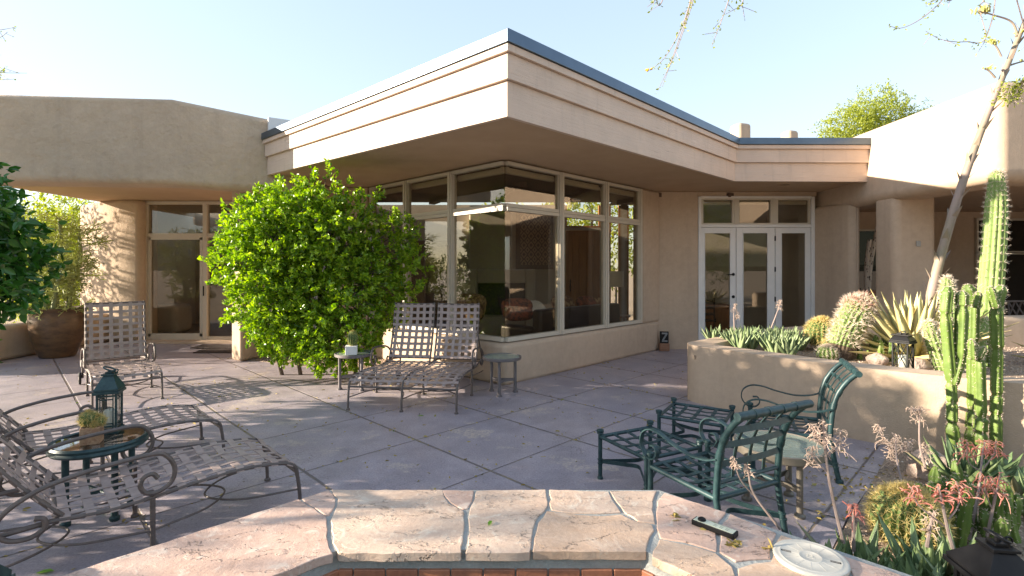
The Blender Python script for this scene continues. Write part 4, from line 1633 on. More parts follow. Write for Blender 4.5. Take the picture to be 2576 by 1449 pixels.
def round_cactus(mb, c, r, ribs, depth=.1, lean=None, nlat=16):
    path, rad = [], []
    for i in range(nlat + 1):
        th = PI * (1 - i / nlat)
        z = -r[2] * .0 + math.cos(th) * r[2]
        path.append(Vector((c[0], c[1], c[2] + z)) + (lean * ((z + r[2]) / (2 * r[2])) if lean is not None else Vector((0, 0, 0))))
        rad.append(max(math.sin(th), .02) * r[0])
    return ribbed(mb, path, rad, ribs, depth)


# small potted cacti
PC = thing('potted_cactus', 'white square pot with an egg shaped cactus on the grey table', 'potted plant', (-2.12, 6.72, .4855), .25)
MB().prism([(-.075, -.075), (.075, -.075), (.075, .075), (-.075, .075)], 0, .115).build('pot', POTWH, PC, bevel=.006)
mb = MB(); ar, an = round_cactus(mb, (.015, 0, .205), (.068, .068, .105), 14, .14)
cb = mb.build('cactus', CACTB, PC, smooth=True, angle=80)
spine_mesh('spines', ar, an, 3, .022, .0035, SPY, cb, flat=.8)
PC2 = thing('potted_cactus', 'speckled tan square pot with clustered golden cacti on the green table', 'potted plant', (-2.70, 3.27, .4985), .45)
MB().prism([(-.052, -.052), (.052, -.052), (.052, .052), (-.052, .052)], 0, .11).build('pot', POTST, PC2, bevel=.006)
MB().prism([(-.044, -.044), (.044, -.044), (.044, .044), (-.044, .044)], .1, .116).build('soil', SOIL, PC2)
for k, (x, y, z, r) in enumerate(((-.016, .0, .155, .05), (.036, -.005, .138, .036), (.022, -.036, .124, .02), (.0, .04, .135, .03))):
    mb = MB(); ar, an = round_cactus(mb, (x, y, z), (r, r, r * .95), 14, .14)
    cb = mb.build('cactus', CACTB, PC2, smooth=True, angle=80)
    spine_mesh('spines', ar, an, 5, .026 if k < 2 else .015, .0022, SPY, cb, flat=1.0)

# sign with the letter, doormat
ZS_ = thing('letter_sign', 'small dark metal plate with a letter Z on a wooden block by the wall corner', 'sign', (2.99, 10.0, 0), -.25)
MB().box((0, 0, .075), (.19, .14, .15), .1).build('block', WOODB, ZS_, bevel=.015)
MB().box((0, 0, .265), (.17, .03, .23)).build('plate', BLACKM, ZS_, bevel=.005)
mb = MB()
mb.box((0.01, -.03, .345), (.105, .03, .028)); mb.box((.01, -.03, .195), (.105, .03, .028))
mb.beam((-.03, -.029, .2), (.05, -.029, .34), .03, .03, up=(0, 1, 0))
mb.build('letter', ZINC, ZS_)
pts = [gp(u, v, .008)[:2] for u, v in ((478, 876), (510, 867), (590, 867), (590, 888), (485, 888), (515, 877))]
tag(MB().prism(pts, .004, .018).build('doormat', MATM, None), 'dark brown zigzag edged doormat in front of the sliding door', 'doormat')
# ------------------------------------------------------------------ SPA
SPC = (-.09, .59)


def octo(ap):
    s = ap * math.tan(PI / 8)
    pts = []
    for k in range(8):
        a = PI / 2 - PI / 8 + k * PI / 4
        R = ap / math.cos(PI / 8)
        pts.append((SPC[0] + R * math.cos(a), SPC[1] + R * math.sin(a)))
    return pts


SP = thing('spa', 'raised spa with a pink flagstone coping and terracotta tiles in the foreground', 'spa', (SPC[0], SPC[1], 0))
oo, oi = octo(2.08), octo(1.515)
mb = MB()
for k in range(8):
    l = (k + 1) % 8
    mb.prism([oo[k], oo[l], oi[l], oi[k]], 0, .456)
mb.build('wall', MORTAR, SP, world=SP)
oa, ob = octo(2.10), octo(2.079)
mb = MB()
for k in range(8):
    l = (k + 1) % 8
    mb.prism([oa[k], oa[l], ob[l], ob[k]], -.01, .42)
mb.build('outer_face', STUCCO, SP, world=SP)
mb = MB()
ap = 1.515
side = 2 * ap * math.tan(PI / 8)
for k in range(8):
    a = PI / 2 + k * PI / 4
    nx, ny = math.cos(a), math.sin(a)
    n = int(side / .134)
    for i in range(n + 1):
        w = .129
        t = -side / 2 + (i + .4) * .134
        w0, w1 = max(t - .0645, -side / 2 + .003), min(t + .0645, side / 2 - .003)
        if w1 - w0 < .02:
            continue
        t = (w0 + w1) / 2
        for j in range(3):
            c = (SPC[0] + nx * (ap - .004) - ny * t, SPC[1] + ny * (ap - .004) + nx * t, .315 - j * .134)
            mb.box(c, (.016 + .002 * random.random(), w1 - w0, .128), a)
mb.build('tile_band', TILE, SP, world=SP, bevel=.005)
MB().prism(octo(1.53), -.3, .08).build('water', TRAFFB, SP, world=SP)


def jx(p):
    return gp(644 + .3611 * p[0], 1180.7 + .3611 * p[1], .462)[:2]


def kx(p):
    return gp(1431 + p[0] / 3, 1216.5 + p[1] / 3, .462)[:2]


STONES = [
    (jx, [(-1500, 790), (-820, 565), (-300, 398), (0, 300), (302, 206), (485, 322), (488, 350), (495, 500), (530, 583), (130, 738), (-60, 815), (-500, 1000)], 0),
    (jx, [(312, 203), (515, 140), (556, 205), (548, 250), (508, 318), (490, 318)], 0),
    (jx, [(524, 140), (1295, 142), (1308, 190), (1345, 238), (1445, 290), (1448, 420), (1428, 580), (565, 580), (538, 500), (530, 350), (562, 250), (566, 205)], 1),
    (jx, [(1303, 142), (1522, 145), (1505, 218), (1468, 273), (1442, 275), (1362, 230), (1318, 180)], 0),
    (jx, [(1537, 145), (2022, 138), (2024, 258), (1950, 350), (1925, 420), (1905, 580), (1462, 580), (1482, 430), (1482, 295), (1512, 230)], 1),
    (jx, [(2045, 140), (2455, 152), (2480, 205), (2535, 285), (2540, 297), (2400, 308), (2200, 300), (2060, 282), (2048, 262)], 1),
    (kx, [(312, 55), (668, 52), (630, 130), (638, 230), (652, 300), (525, 282), (420, 215), (352, 130)], 1),
    (jx, [(2035, 290), (2075, 292), (2240, 315), (2400, 322), (2545, 312), (2640, 362), (2760, 388), (2775, 420), (2740, 470), (2715, 572), (1935, 568), (1945, 470), (1970, 370)], 2),
    (kx, [(718, 66), (1188, 216), (1132, 280), (1108, 330), (1108, 500), (950, 458), (690, 405), (668, 330), (660, 200), (680, 110)], 0),
    (kx, [(1214, 226), (1578, 374), (1538, 430), (1508, 520), (1518, 556), (1380, 572), (1250, 584), (1142, 518), (1142, 330)], 0),
    (kx, [(688, 420), (960, 474), (1100, 518), (1180, 580), (1238, 630), (1262, 720), (1300, 860), (1150, 790), (630, 552), (640, 500)], 2),
    (kx, [(1602, 384), (1955, 512), (2070, 600), (2160, 760), (2240, 1000), (1560, 990), (1330, 870), (1280, 700), (1276, 640), (1400, 604), (1528, 585), (1545, 520), (1570, 440)], 2),
    (kx, [(1988, 516), (2520, 692), (3250, 960), (3350, 1250), (2700, 1250), (2270, 1000), (2180, 760), (2090, 600)], 0),
]
used = []
for fn, poly, mi in STONES:
    pts = [fn(p) for p in poly]
    # slightly irregular natural edge
    dense = []
    for i in range(len(pts)):
        a, b = Vector(pts[i]), Vector(pts[(i + 1) % len(pts)])
        n = max(1, int((b - a).length / .045))
        for k in range(n):
            q = a.lerp(b, k / n)
            dense.append((q.x + random.gauss(0, .0028), q.y + random.gauss(0, .0028)))
    MB().prism(dense, .424, .462).build('coping_stone', FLAG[mi], SP, world=SP, bevel=.004, seg=2)
# the rest of the ring, out of the picture
oc, od = octo(2.1), octo(1.495)
for k in range(8):
    if k in (0,):
        continue
    l = (k + 1) % 8
    for f0, f1 in ((0, .33), (.34, .66), (.67, 1)):
        q = [Vector(oc[k]).lerp(Vector(oc[l]), f) for f in (f0 + .005, f1 - .005)] + [Vector(od[k]).lerp(Vector(od[l]), f) for f in (f1 - .005, f0 + .005)]
        c = sum((p for p in q), Vector((0, 0))) / 4
        if c.y > .95:
            continue
        MB().prism([(p.x, p.y) for p in q], .424, .462).build('coping_stone', FLAG[(k + int(f0 * 3)) % 3], SP, world=SP, bevel=.006, seg=3)

# round white access lid
LD = thing('skimmer_lid', 'round white plastic access lid set on the right side of the stone coping', 'lid', (1.185, 2.02, .4625), -.5)
mb = MB().lathe([(0, .0), (.152, 0), (.154, .004), (.152, .012), (.146, .0146), (.14, .014), (.128, .014), (.126, .0147), (.122, .0147), (.12, .014), (.05, .014), (.048, .0148), (.044, .0148), (.042, .014), (0, .014)], (0, 0, 0), 56)
for k in range(12):
    a = k * PI / 6
    mb.box((.084 * math.cos(a), .084 * math.sin(a), .0136), (.06, .0025, .002), a)
for k in range(3):
    mb.box((0, -.014 + k * .014, .0138), (.034, .003, .002))
mb.box((-.009, 0, .0138), (.003, .026, .0021)); mb.box((.009, 0.002, .0138), (.003, .026, .0021))
mb.v = [(x * .87, y * .87, z) for x, y, z in mb.v]
mb.build('lid_plate', LID, LD, smooth=True)
for s in (-1, 1):
    MB().box((s * .085, 0, .0137), (.036, .013, .001)).build('slot', BLACKM, LD)
CPn = thing('spa_control', 'small black and cream control panel with a round knob lying on the coping', 'control panel', (.895, 2.25, .4625), math.atan2(-.126, .124))
MB().box((0, 0, .011), (.19, .052, .022)).build('case', BLACKM, CPn, bevel=.003)
MB().box((0, 0, .0225), (.176, .040, .002)).build('face_plate', PANEL, CPn)
mb = MB()
for i in range(3):
    for j in range(2):
        mb.box((.005 + i * .026, -.008 + j * .012, .0238), (.014, .005, .0008))
mb.box((.03, .0155, .0238), (.085, .0018, .0008))
mb.build('markings', PANELG, CPn)
MB().lathe([(0, .023), (.018, .023), (.017, .03), (.011, .034), (0, .035)], (-.058, 0.002, 0), 20).build('knob', BLACKM, CPn, smooth=True)


def one_leaf(label, p, rz, L=.045):
    V = [(0, 0, .002), (L * .35, L * .2, .008), (L * .7, L * .17, .01), (L, 0, .004), (L * .7, -L * .17, .010), (L * .35, -L * .2, .008)]
    o = raw_mesh('fallen_leaf', np.array(V), np.array([[0, 3, 2, 1], [0, 5, 4, 3]]), GLEAF)
    o.location = p
    o.rotation_euler = (0, 0, rz)
    return tag(o, label, 'leaf', 'fallen leaves')


one_leaf('single green leaf lying on the cream coping stone', gp(1229, 1324, .463), 1.3)
one_leaf('green leaf on the patio beside the lower left frame edge', gp(88, 1443, .003), .2, .09)
one_leaf('green leaf on the patio by the bald patch near the coping', gp(252, 1296, .003), .9, .05)
one_leaf('green leaf on the patio in front of the double chaise', gp(1050, 1047, .003), .1, .07)

# ------------------------------------------------------------------ GROUND
o = MB().prism([(-9.2, -9), (-9.2, 12.4), (2.9, 12.4), (6.6, 12.4), (6.6, 8.4), (5.1, 8.2), (2.3, 6.3), (3.46, 4.63), (2.69, 3.81), (2.19, 3.32), (1.5, 2.55), (2.6, .8), (2.6, -9)], -.06, 0).build('patio', PATIO, None)
struct(o)
o = MB().prism([(-700, -500), (700, -500), (700, 900), (-700, 900)], -.4, -.035).build('ground', DESERT, None)
struct(o)
hv = MB()
rr = random.Random(3)
for (hx, hy, hr, hh) in ((-420, 420, 230, 62), (-250, 620, 260, 70), (-620, 260, 260, 60), (200, -460, 280, 80), (-200, -520, 240, 60), (520, 420, 260, 55)):
    hv.blob((hx, hy, -14), (hr, hr * .7, hh), 28, 14, .05, int(hr + hh))
struct(hv.build('hills', HILL, None, smooth=True))


def gravel(name, poly, z, npeb, size, label=None, seed=1, hole=None):
    rg = np.random.default_rng(seed)
    P = np.array(poly)
    lo, hi = P.min(0), P.max(0)
    pts = []

    def inside_(q):
        c = False
        n = len(poly)
        for i in range(n):
            a, b = poly[i], poly[(i + 1) % n]
            if (a[1] > q[1]) != (b[1] > q[1]) and q[0] < (b[0] - a[0]) * (q[1] - a[1]) / (b[1] - a[1]) + a[0]:
                c = not c
        return c
    while len(pts) < npeb:
        q = rg.uniform(lo, hi)
        if inside_(q):
            pts.append(q)
    pts = np.array(pts)
    n = len(pts)
    base = np.array([[1, 0, 0], [-1, 0, 0], [0, 1, 0], [0, -1, 0], [0, 0, 1], [0, 0, -1]], float)
    s = size * rg.uniform(.5, 1.3, (n, 1, 1)) * rg.uniform(.6, 1.2, (n, 1, 3))
    V = base[None] * s
    a = rg.uniform(0, 6.28, n)
    ca, sa = np.cos(a)[:, None], np.sin(a)[:, None]
    X, Y = V[..., 0] * ca - V[..., 1] * sa, V[..., 0] * sa + V[..., 1] * ca
    Z = V[..., 2] * .7 + X * rg.uniform(-.4, .4, (n, 1))
    V = np.stack([X + pts[:, :1], Y + pts[:, 1:], Z + z + size * .2], -1)
    T = np.array([[0, 2, 4], [2, 1, 4], [1, 3, 4], [3, 0, 4], [2, 0, 5], [1, 2, 5], [3, 1, 5], [0, 3, 5]])
    Q = (np.arange(n) * 6)[:, None, None] + T[None]
    peb = raw_mesh(name, V.reshape(-1, 3), Q.reshape(-1, 3), PEBBLE)
    struct(peb, 'stuff', label)
    peb['category'] = 'gravel'
    b = MB().prism(poly, z - .05, z).build('ground', GRAVELB, peb)
    return peb


gravel('gravel', [(2.19, 3.30), (2.69, 3.81), (3.46, 4.63), (4.2, 3.9), (6, 2.2), (6, -.5), (2.0, .2), (2.0, 1.5), (1.0, 2.45), (1.55, 2.6)], .004, 9000, .011, 'pale gravel bed with succulents at the right of the patio', 1)
gravel('gravel', [(-4.6, 8.95), (-4.3, 9.9), (-2.7, 9.5), (-1.0, 7.9), (-2.0, 8.0), (-3.3, 8.35)], .006, 2500, .014, 'warm gravel strip beneath the laurel bush', 2)
gravel('gravel', [(2.2, 6.15), (4.15, 4.2), (6.1, 3.0), (7.4, 6.6), (6.0, 8.2), (4.9, 8.2)], .57, 7000, .012, 'gravel filling the raised planter of cacti', 3)


# curved stucco planter wall
def band(path, w, z0, z1, name, parent=None, mat_=STUCCO):
    L = [Vector((p[0], p[1])) for p in path]
    l, r = [], []
    for i in range(len(L)):
        t = (L[min(i + 1, len(L) - 1)] - L[max(i - 1, 0)]).normalized()
        n = Vector((-t.y, t.x))
        l.append(L[i] + n * w / 2)
        r.append(L[i] - n * w / 2)
    return MB().prism([(p.x, p.y) for p in l] + [(p.x, p.y) for p in reversed(r)], z0, z1)


PWp = [(6.15, 8.15), (5.0, 8.15), (4.2, 7.85), (3.2, 7.1), (2.42, 6.42), (2.33, 6.31), (2.32, 6.24), (2.40, 6.12), (2.6, 5.87), (3.0, 5.32), (3.4, 4.87), (3.85, 4.5), (4.4, 4.14), (5.2, 3.75), (6.3, 3.4)]
PWs = [tuple(p)[:2] for p in catmull([(a, b, 0) for a, b in PWp], 4)]
o = band(PWs, .28, -.02, .685, 'planter').build('planter_wall', STUCCO, None, bevel=.07, seg=4)
tag(o, 'low curved tan stucco wall holding the raised cactus bed', 'garden wall')


def rock(label, c, r, seed):
    o = MB().blob((0, 0, 0), r, 18, 12, .09, seed).build('rock', ROCK, None, smooth=True)
    o.location = c
    tag(o, label, 'rock', 'rocks among the succulents')


rock('pale boulder in the gravel behind the golden barrel cactus', (3.25, 3.95, .06), (.17, .13, .13), 1)
rock('small rounded rock right of the leaning barrel cactus', (3.98, 5.55, .62), (.10, .09, .08), 2)
rock('flat pinkish rock by the black lantern in the raised bed', (4.25, 5.35, .60), (.16, .1, .07), 3)

# ------------------------------------------------------------------ CACTI AND SUCCULENTS


def column_cactus(label, name, stems, ribs, m, spm, spn, spl, depth=.2, spw=.004, grp=None, sharp=1.0):
    """stems: list of (path, radii); each stem is a part"""
    R = thing(name, label, 'cactus', tuple(stems[0][0][0]), 0, grp)
    for path, rad in stems:
        c = catmull(path, 6)
        n = len(c)
        rr_ = []
        for i in range(n):
            t = i / (n - 1) * (len(rad) - 1)
            k = min(int(t), len(rad) - 2)
            rr_.append(rad[k] + (rad[k + 1] - rad[k]) * (t - k))
        # domed tip
        tip = (c[-1] - c[-2]).normalized()
        rl = rr_[-1]
        for f in (.35, .65, .85, .97):
            c.append(c[n - 1] + tip * rl * 1.2 * f)
            rr_.append(rl * math.sqrt(max(1 - f * f, .02)))
        mb = MB()
        ar, an = ribbed(mb, c, rr_, ribs, depth, sharp=sharp)
        st = mb.build('stem', m, R, smooth=True, world=R, angle=75)
        if spn:
            spine_mesh('spines', ar, an, spn, spl, spw, spm, st, rng, .9, R)
    return R


def V3(u, v, y):
    return Vector(at(u, v, y))


# blue-green candle cactus in front of the wall, stacked segments
def segs(pts, y, w, bulge=((.0, .72), (.12, 1.0), (.5, .96), (.85, 1.0), (1.0, .7))):
    """stacked segments between successive points: path and radii"""
    path, rad = [], []
    for i in range(len(pts) - 1):
        a, b = V3(pts[i][0], pts[i][1], y), V3(pts[i + 1][0], pts[i + 1][1], y)
        for f, k in bulge[:-1] if i < len(pts) - 2 else bulge:
            path.append(a.lerp(b, f))
            rad.append(w * k * pts[i][2])
    return path, rad


def stacked(R, pts, y, w, ribs, m, spm, ph=0.0):
    path, rad = segs(pts, y, w)
    # densify without smoothing through the pinches
    P, Q = [], []
    for i in range(len(path) - 1):
        for k in range(4):
            f = k / 4
            P.append(path[i].lerp(path[i + 1], f))
            Q.append(rad[i] + (rad[i + 1] - rad[i]) * (f * f * (3 - 2 * f)))
    P.append(path[-1]); Q.append(rad[-1])
    tip = (P[-1] - P[-2]).normalized()
    rl = Q[-1]
    b = P[-1]
    for f in (.5, .85, .98):
        P.append(b + tip * rl * .6 * f); Q.append(rl * math.sqrt(1 - f * f))
    mb = MB()
    ar, an = ribbed(mb, P, Q, ribs, .26, phase=ph, sharp=.9)
    st = mb.build('stem', m, R, smooth=True, world=R, angle=75)
    spine_mesh('spines', ar, an, 2, .015, .0045, spm, st, rng, .9, R)


MY = thing('candle_cactus', 'tall green candle cactus with pinched segments in front of the curved stucco wall', 'cactus', at(2440, 1178, 4.15), 0)
W_ = .045
stacked(MY, [(2405, 1190, 1.15), (2395, 1062, .95), (2395, 1012, .92), (2393, 964, 1.0), (2378, 790, 1.0), (2385, 727, .85)], 4.15, W_, 6, CACT, SPW)
stacked(MY, [(2398, 968, .8), (2415, 905, 1.0), (2420, 770, .95), (2420, 738, .75)], 4.13, W_, 6, CACT, SPW, .4)
stacked(MY, [(2470, 1185, 1.05), (2466, 1085, 1.05), (2468, 1050, .9), (2463, 900, 1.15)], 4.05, W_, 6, CACT, SPW, .2)
stacked(MY, [(2440, 1170, 1.0), (2443, 1080, 1.0), (2446, 1035, .95), (2448, 860, .9), (2450, 768, 1.1), (2434, 721, .85)], 4.3, W_, 6, CACT, SPW, .3)
stacked(MY, [(2505, 1180, 1.0), (2505, 1040, .95), (2507, 995, .95), (2508, 880, 1.05), (2506, 772, 1.0), (2518, 724, .85)], 4.15, W_, 6, CACT, SPW, .1)
stacked(MY, [(2505, 775, .7), (2491, 726, .85)], 4.1, W_, 6, CACT, SPW, .5)
stacked(MY, [(2447, 905, .6), (2444, 858, .85)], 4.02, W_, 6, CACT, SPW, .5)
stacked(MY, [(2462, 902, .5), (2476, 876, .6)], 4.02, W_, 6, CACT, SPW, .2)
stacked(MY, [(2447, 1165, .7), (2447, 1142, .75)], 3.95, W_, 6, CACT, SPW, .2)
stacked(MY, [(2455, 775, .6), (2462, 738, .8)], 4.2, W_, 6, CACT, SPW, .3)

hp = lambda pts, y: [V3(u, v, y) for u, v in pts]
column_cactus('very tall hairy columnar cactus rising above the raised bed at the right', 'columnar_cactus',
              [(hp([(2487, 960), (2490, 860), (2492, 740), (2500, 620), (2506, 520), (2507, 448)], 5.45), [.10, .105, .108, .105, .095, .066])], 13, CACTH, SPW, 6, .042, .16, .0045)
column_cactus('shorter hairy column cactus left of the very tall one', 'columnar_cactus',
              [(hp([(2402, 950), (2392, 830), (2385, 750), (2383, 712)], 5.2), [.073, .073, .07, .052])], 11, CACTH, SPW, 5, .045, .17, .006)
column_cactus('short hairy cactus stem leaning left beside the black lantern', 'columnar_cactus',
              [(hp([(2385, 960), (2366, 905), (2346, 850), (2338, 822)], 5.0), [.078, .078, .07, .052])], 11, CACTH, SPW, 5, .04, .17, .006)
column_cactus('slanting hairy stem between the segments of the green candle cactus', 'columnar_cactus',
              [(hp([(2440, 960), (2455, 870), (2478, 815)], 5.3), [.075, .078, .06])], 11, CACTH, SPW, 4, .035, .17, .006)

# leaning barrel cactus
BL = thing('barrel_cactus', 'fat leaning barrel cactus with pinkish hooked spines in the raised bed', 'cactus', at(2118, 895, 5.9), 0)
lean = catmull(hp([(2112, 905), (2120, 862), (2140, 815), (2162, 775), (2172, 757)], 5.9), 6)
n = len(lean)
rad = [.11 + .048 * math.sin(min(1, i / (n * .55)) * PI / 2) - (.07 * max(0, (i / n - .72) / .28) ** 1.6) for i in range(n)]
tip = (lean[-1] - lean[-2]).normalized()
for f in (.4, .75, .95):
    lean.append(lean[n - 1] + tip * rad[n - 1] * .5 * f); rad.append(rad[n - 1] * math.sqrt(1 - f * f))
mb = MB(); ar, an = ribbed(mb, lean[5:], rad[5:], 20, .15)
st = mb.build('body', CACTH, BL, smooth=True, world=BL, angle=75)
spine_mesh('spines', ar, an, 7, .075, .008, SPW, st, rng, 1.0, BL)
top = [i for i, p in enumerate(ar) if p.z > lean[int(n * .72)].z]
spine_mesh('red_spines', [ar[i] for i in top], [an[i] for i in top], 3, .08, .006, SPR, st, rng, .9, BL)
mb = MB(); ar, an = ribbed(mb, lean[:6], [q + .002 for q in rad[:6]], 20, .15)
st = mb.build('corky_base', CACTD, BL, smooth=True, world=BL, angle=75)
spine_mesh('spines', ar, an, 5, .05, .003, CACTD, st, rng, 1.0, BL)


def golden(label, c, r, ribs, spl, spn, spw=.0035, name='golden_barrel', m=CACTB, sp=SPY, nlat=18):
    R = thing(name, label, 'cactus', (c[0], c[1], c[2] - r[2]), 0)
    mb = MB(); ar, an = round_cactus(mb, c, r, ribs, .14, None, nlat)
    st = mb.build('body', m, R, smooth=True, world=R, angle=75)
    k = [i for i, p in enumerate(ar) if p.z > c[2] - r[2] * .8]
    spine_mesh('spines', [ar[i] for i in k], [an[i] for i in k], spn, spl, spw, sp, st, rng, 1.1, R)
    t = [i for i in k if ar[i].z > c[2] + r[2] * .8]
    if t:
        spine_mesh('crown_wool', [ar[i] for i in t], [(0, 0, 1)] * len(t), 10, spl * .8, spw, sp, st, rng, .9, R)
    return R


golden('large golden barrel cactus in the gravel bed at lower right', (2.29, 2.95, .165), (.185, .185, .175), 30, .05, 11, .0032, nlat=20)
golden('golden barrel cactus behind the fat leaning barrel', (4.0, 6.55, .78), (.2, .2, .19), 22, .06, 7, .007)
golden('small golden cactus at the foot of the leaning barrel', (3.82, 6.05, .68), (.12, .12, .11), 16, .045, 7, .006)
golden('small dark green spiny cactus in front of the golden ones', (3.62, 5.85, .64), (.115, .115, .09), 16, .035, 4, .006, 'pincushion_cactus', CACT, SPW)


def spurge(label, c, n, spread, h, seed, w=.03):
    rr_ = random.Random(seed)
    R = thing('spurge_clump', label, 'succulent', c, 0)
    P, N = [], []
    for i in range(n):
        a = rr_.uniform(0, 6.28)
        d = spread * math.sqrt(rr_.random())
        b = Vector((c[0] + d * math.cos(a), c[1] + d * math.sin(a) * .8, c[2] - .02))
        hh = h * rr_.uniform(.55, 1.05)
        t = b + Vector((rr_.gauss(0, .03), rr_.gauss(0, .03), hh))
        path = [b.lerp(t, k / 8) for k in range(9)]
        rad_ = [w * rr_.uniform(.9, 1.1) * (1 + .14 * math.sin(k * 2.1)) for k in range(9)] 
        rad_[-1] *= .75
        path.append(t + Vector((0, 0, w * .6))); rad_.append(w * .25)
        mb = MB()
        ar, an = ribbed(mb, path, rad_, 5, .38, phase=rr_.random() * 6, sharp=1.4)
        mb.build('stem', CACT, R, smooth=True, world=R, angle=75)
        P += ar; N += an
    spine_mesh('spines', P, N, 3, .014, .004, SPW, R, flat=.7)
    return R


spurge('clump of ribbed green spurge stems behind the golden barrel at lower right', (2.74, 3.06, .0), 26, .25, .40, 5, .03)
spurge('row of low green spurge stems in the raised bed beside the black lantern', (4.35, 6.0, .58), 22, .42, .27, 6, .028)


def flower_head(mbf, p, d, n, rr_, size=.05, dry=False):
    """tangle of drooping tubular aloe flowers round a tip"""
    for i in range(n):
        a = i * 2.4 + rr_.random()
        t = rr_.random()
        q = p - d * (t * size * (2.0 if dry else 1.3))
        h = Vector((math.cos(a), math.sin(a), 0))
        l = size * rr_.uniform(.45, 1.0) * (.6 + .5 * t)
        e = rr_.uniform(-.6, 1.0)
        pts = [q, q + h * l * .45 + Vector((0, 0, (.35 - .2 * t) * l)), q + h * l * .8 + Vector((rr_.gauss(0, .1) * l, 0, l * (e * .5))), q + h * l * .95 + Vector((rr_.gauss(0, .25) * l, rr_.gauss(0, .2) * l, l * (e - .35)))]
        mbf.tube(catmull(pts, 2), [.0009, .001, .0013, .0016, .0019, .0018, .001] if dry else [.0010, .0012, .0016, .0022, .0029, .0029, .0018], 4)


def aloe(label, c, n, length, width, up0, up1, seed, stalks=(), m=L_ALOE, grp=None, dry=False, rosettes=1, spread=.15, curl=.25):
    R = thing('aloe_plant', label, 'succulent', c, 0, grp)
    rr_ = random.Random(seed)
    parts = []
    for k in range(rosettes):
        cc = Vector(c) + Vector((rr_.gauss(0, spread), rr_.gauss(0, spread), 0)) if k else Vector(c)
        parts.append(rosette(cc, n, length * rr_.uniform(.8, 1.1), width, up0, up1, rng, seed=seed * 31 + k, curl=curl))
    rosette_mesh('leaves', parts, m, R)
    for st in stalks:
        mb = MB()
        main = catmull(st['main'], 6)
        nn = len(main)
        mb.tube(main, [.009 - .0055 * i / nn for i in range(nn)], 6)
        heads = [(main[-1], (main[-1] - main[-2]).normalized())] if st.get('tip', True) else []
        for br in st.get('br', ()):
            b = catmull(br, 5)
            mb.tube(b, .0038, 5)
            heads.append((b[-1], (b[-1] - b[-2]).normalized()))
        s_ = mb.build('flower_stalk', STALKM, R, smooth=True, world=R)
        for p, d in heads:
            mf = MB()
            flower_head(mf, p, d, 44 if st.get('dry') else 30, rr_, st.get('size', .055), st.get('dry'))
            mf.build('flower_head', ALOED if st.get('dry') else ALOEF, s_, smooth=True, world=R)
    return R


def ist(pts, y0, y1=None):
    """stalk points from the close-up columns (x, y) at depth y0 -> y1"""
    y1 = y0 if y1 is None else y1
    return [V3(2003.6 + x / 3, 966 + y / 3, y0 + (y1 - y0) * i / max(1, len(pts) - 1)) for i, (x, y) in enumerate(pts)]


# lower right aloes with flower stalks
aloe('aloe rosettes by the coping carrying the tall dry stalk in front of the tan table', (1.72, 2.50, .0), 18, .40, .062, .75, 1.45, 11,
     [dict(main=ist([(355, 1200), (290, 930), (235, 650), (205, 350), (200, 285)], 2.5), br=[ist([(238, 545), (325, 430), (335, 350)], 2.5), ist([(225, 660), (130, 560), (120, 470)], 2.5), ist([(212, 430), (140, 360), (110, 310)], 2.5)], dry=True),
      dict(main=ist([(432, 1260), (430, 990), (425, 900)], 2.55), size=.06)], rosettes=3, spread=.13)
aloe('aloe rosettes in front of the golden barrel with a pale branching stalk', (2.02, 2.50, .0), 18, .41, .065, .75, 1.45, 12,
     [dict(main=ist([(1180, 1240), (1140, 1090), (1090, 850), (1065, 760)], 2.4), br=[ist([(1150, 1020), (1215, 930), (1232, 830), (1205, 735)], 2.4), ist([(1140, 1090), (930, 920), (865, 780)], 2.42)], size=.065),
      dict(main=ist([(985, 1230), (1010, 1080), (1040, 960)], 2.45), dry=True)], rosettes=4, spread=.17)
aloe('dark aloe rosettes along the coping just left of the large black lantern', (1.78, 2.18, .0), 18, .38, .065, .75, 1.45, 13, [], rosettes=4, spread=.13)
aloe('aloe rosettes by the coping end where thin pink stalks lean over the armchair', (1.60, 2.72, .0), 8, .2, .05, .7, 1.35, 14,
     [dict(main=[V3(1962, 1330, 2.75), V3(1896, 1242, 2.75), V3(1883, 1190, 2.75), V3(1878, 1170, 2.75)], br=[[V3(1894, 1245, 2.75), V3(1862, 1205, 2.75), V3(1844, 1150, 2.75)]], dry=True, size=.03)], rosettes=1)
aloe('broad aloe rosettes by the foot of the green candle cactus', (3.28, 3.72, .0), 18, .42, .085, .45, 1.4, 15,
     [dict(main=ist([(905, 1140), (800, 760), (755, 560), (748, 380)], 3.3, 3.6), br=[ist([(748, 545), (650, 400), (625, 320)], 3.6), ist([(752, 580), (712, 540), (705, 470)], 3.6), ist([(770, 530), (850, 450), (880, 420)], 3.6)], dry=True, size=.065),
      dict(main=ist([(975, 640), (930, 450), (930, 170)], 3.7), br=[ist([(935, 545), (975, 500), (980, 450)], 3.7), ist([(928, 270), (880, 200), (850, 190)], 3.7)], dry=True, size=.06)], rosettes=3, spread=.16)
aloe('dark green aloe rosettes at right frame edge with coral flower stalks', (3.55, 3.25, .0), 18, .42, .09, .4, 1.35, 16,
     [dict(main=ist([(1305, 1180), (1375, 800), (1400, 560), (1420, 440)], 3.0, 3.2), br=[ist([(1395, 660), (1300, 590), (1285, 440)], 3.1), ist([(1410, 640), (1490, 530), (1510, 430)], 3.1)], size=.075),
      dict(main=ist([(1440, 1150), (1490, 900), (1520, 760), (1535, 690)], 2.9), br=[ist([(1480, 950), (1430, 830), (1420, 700)], 2.9)], size=.085)], rosettes=3, spread=.15)
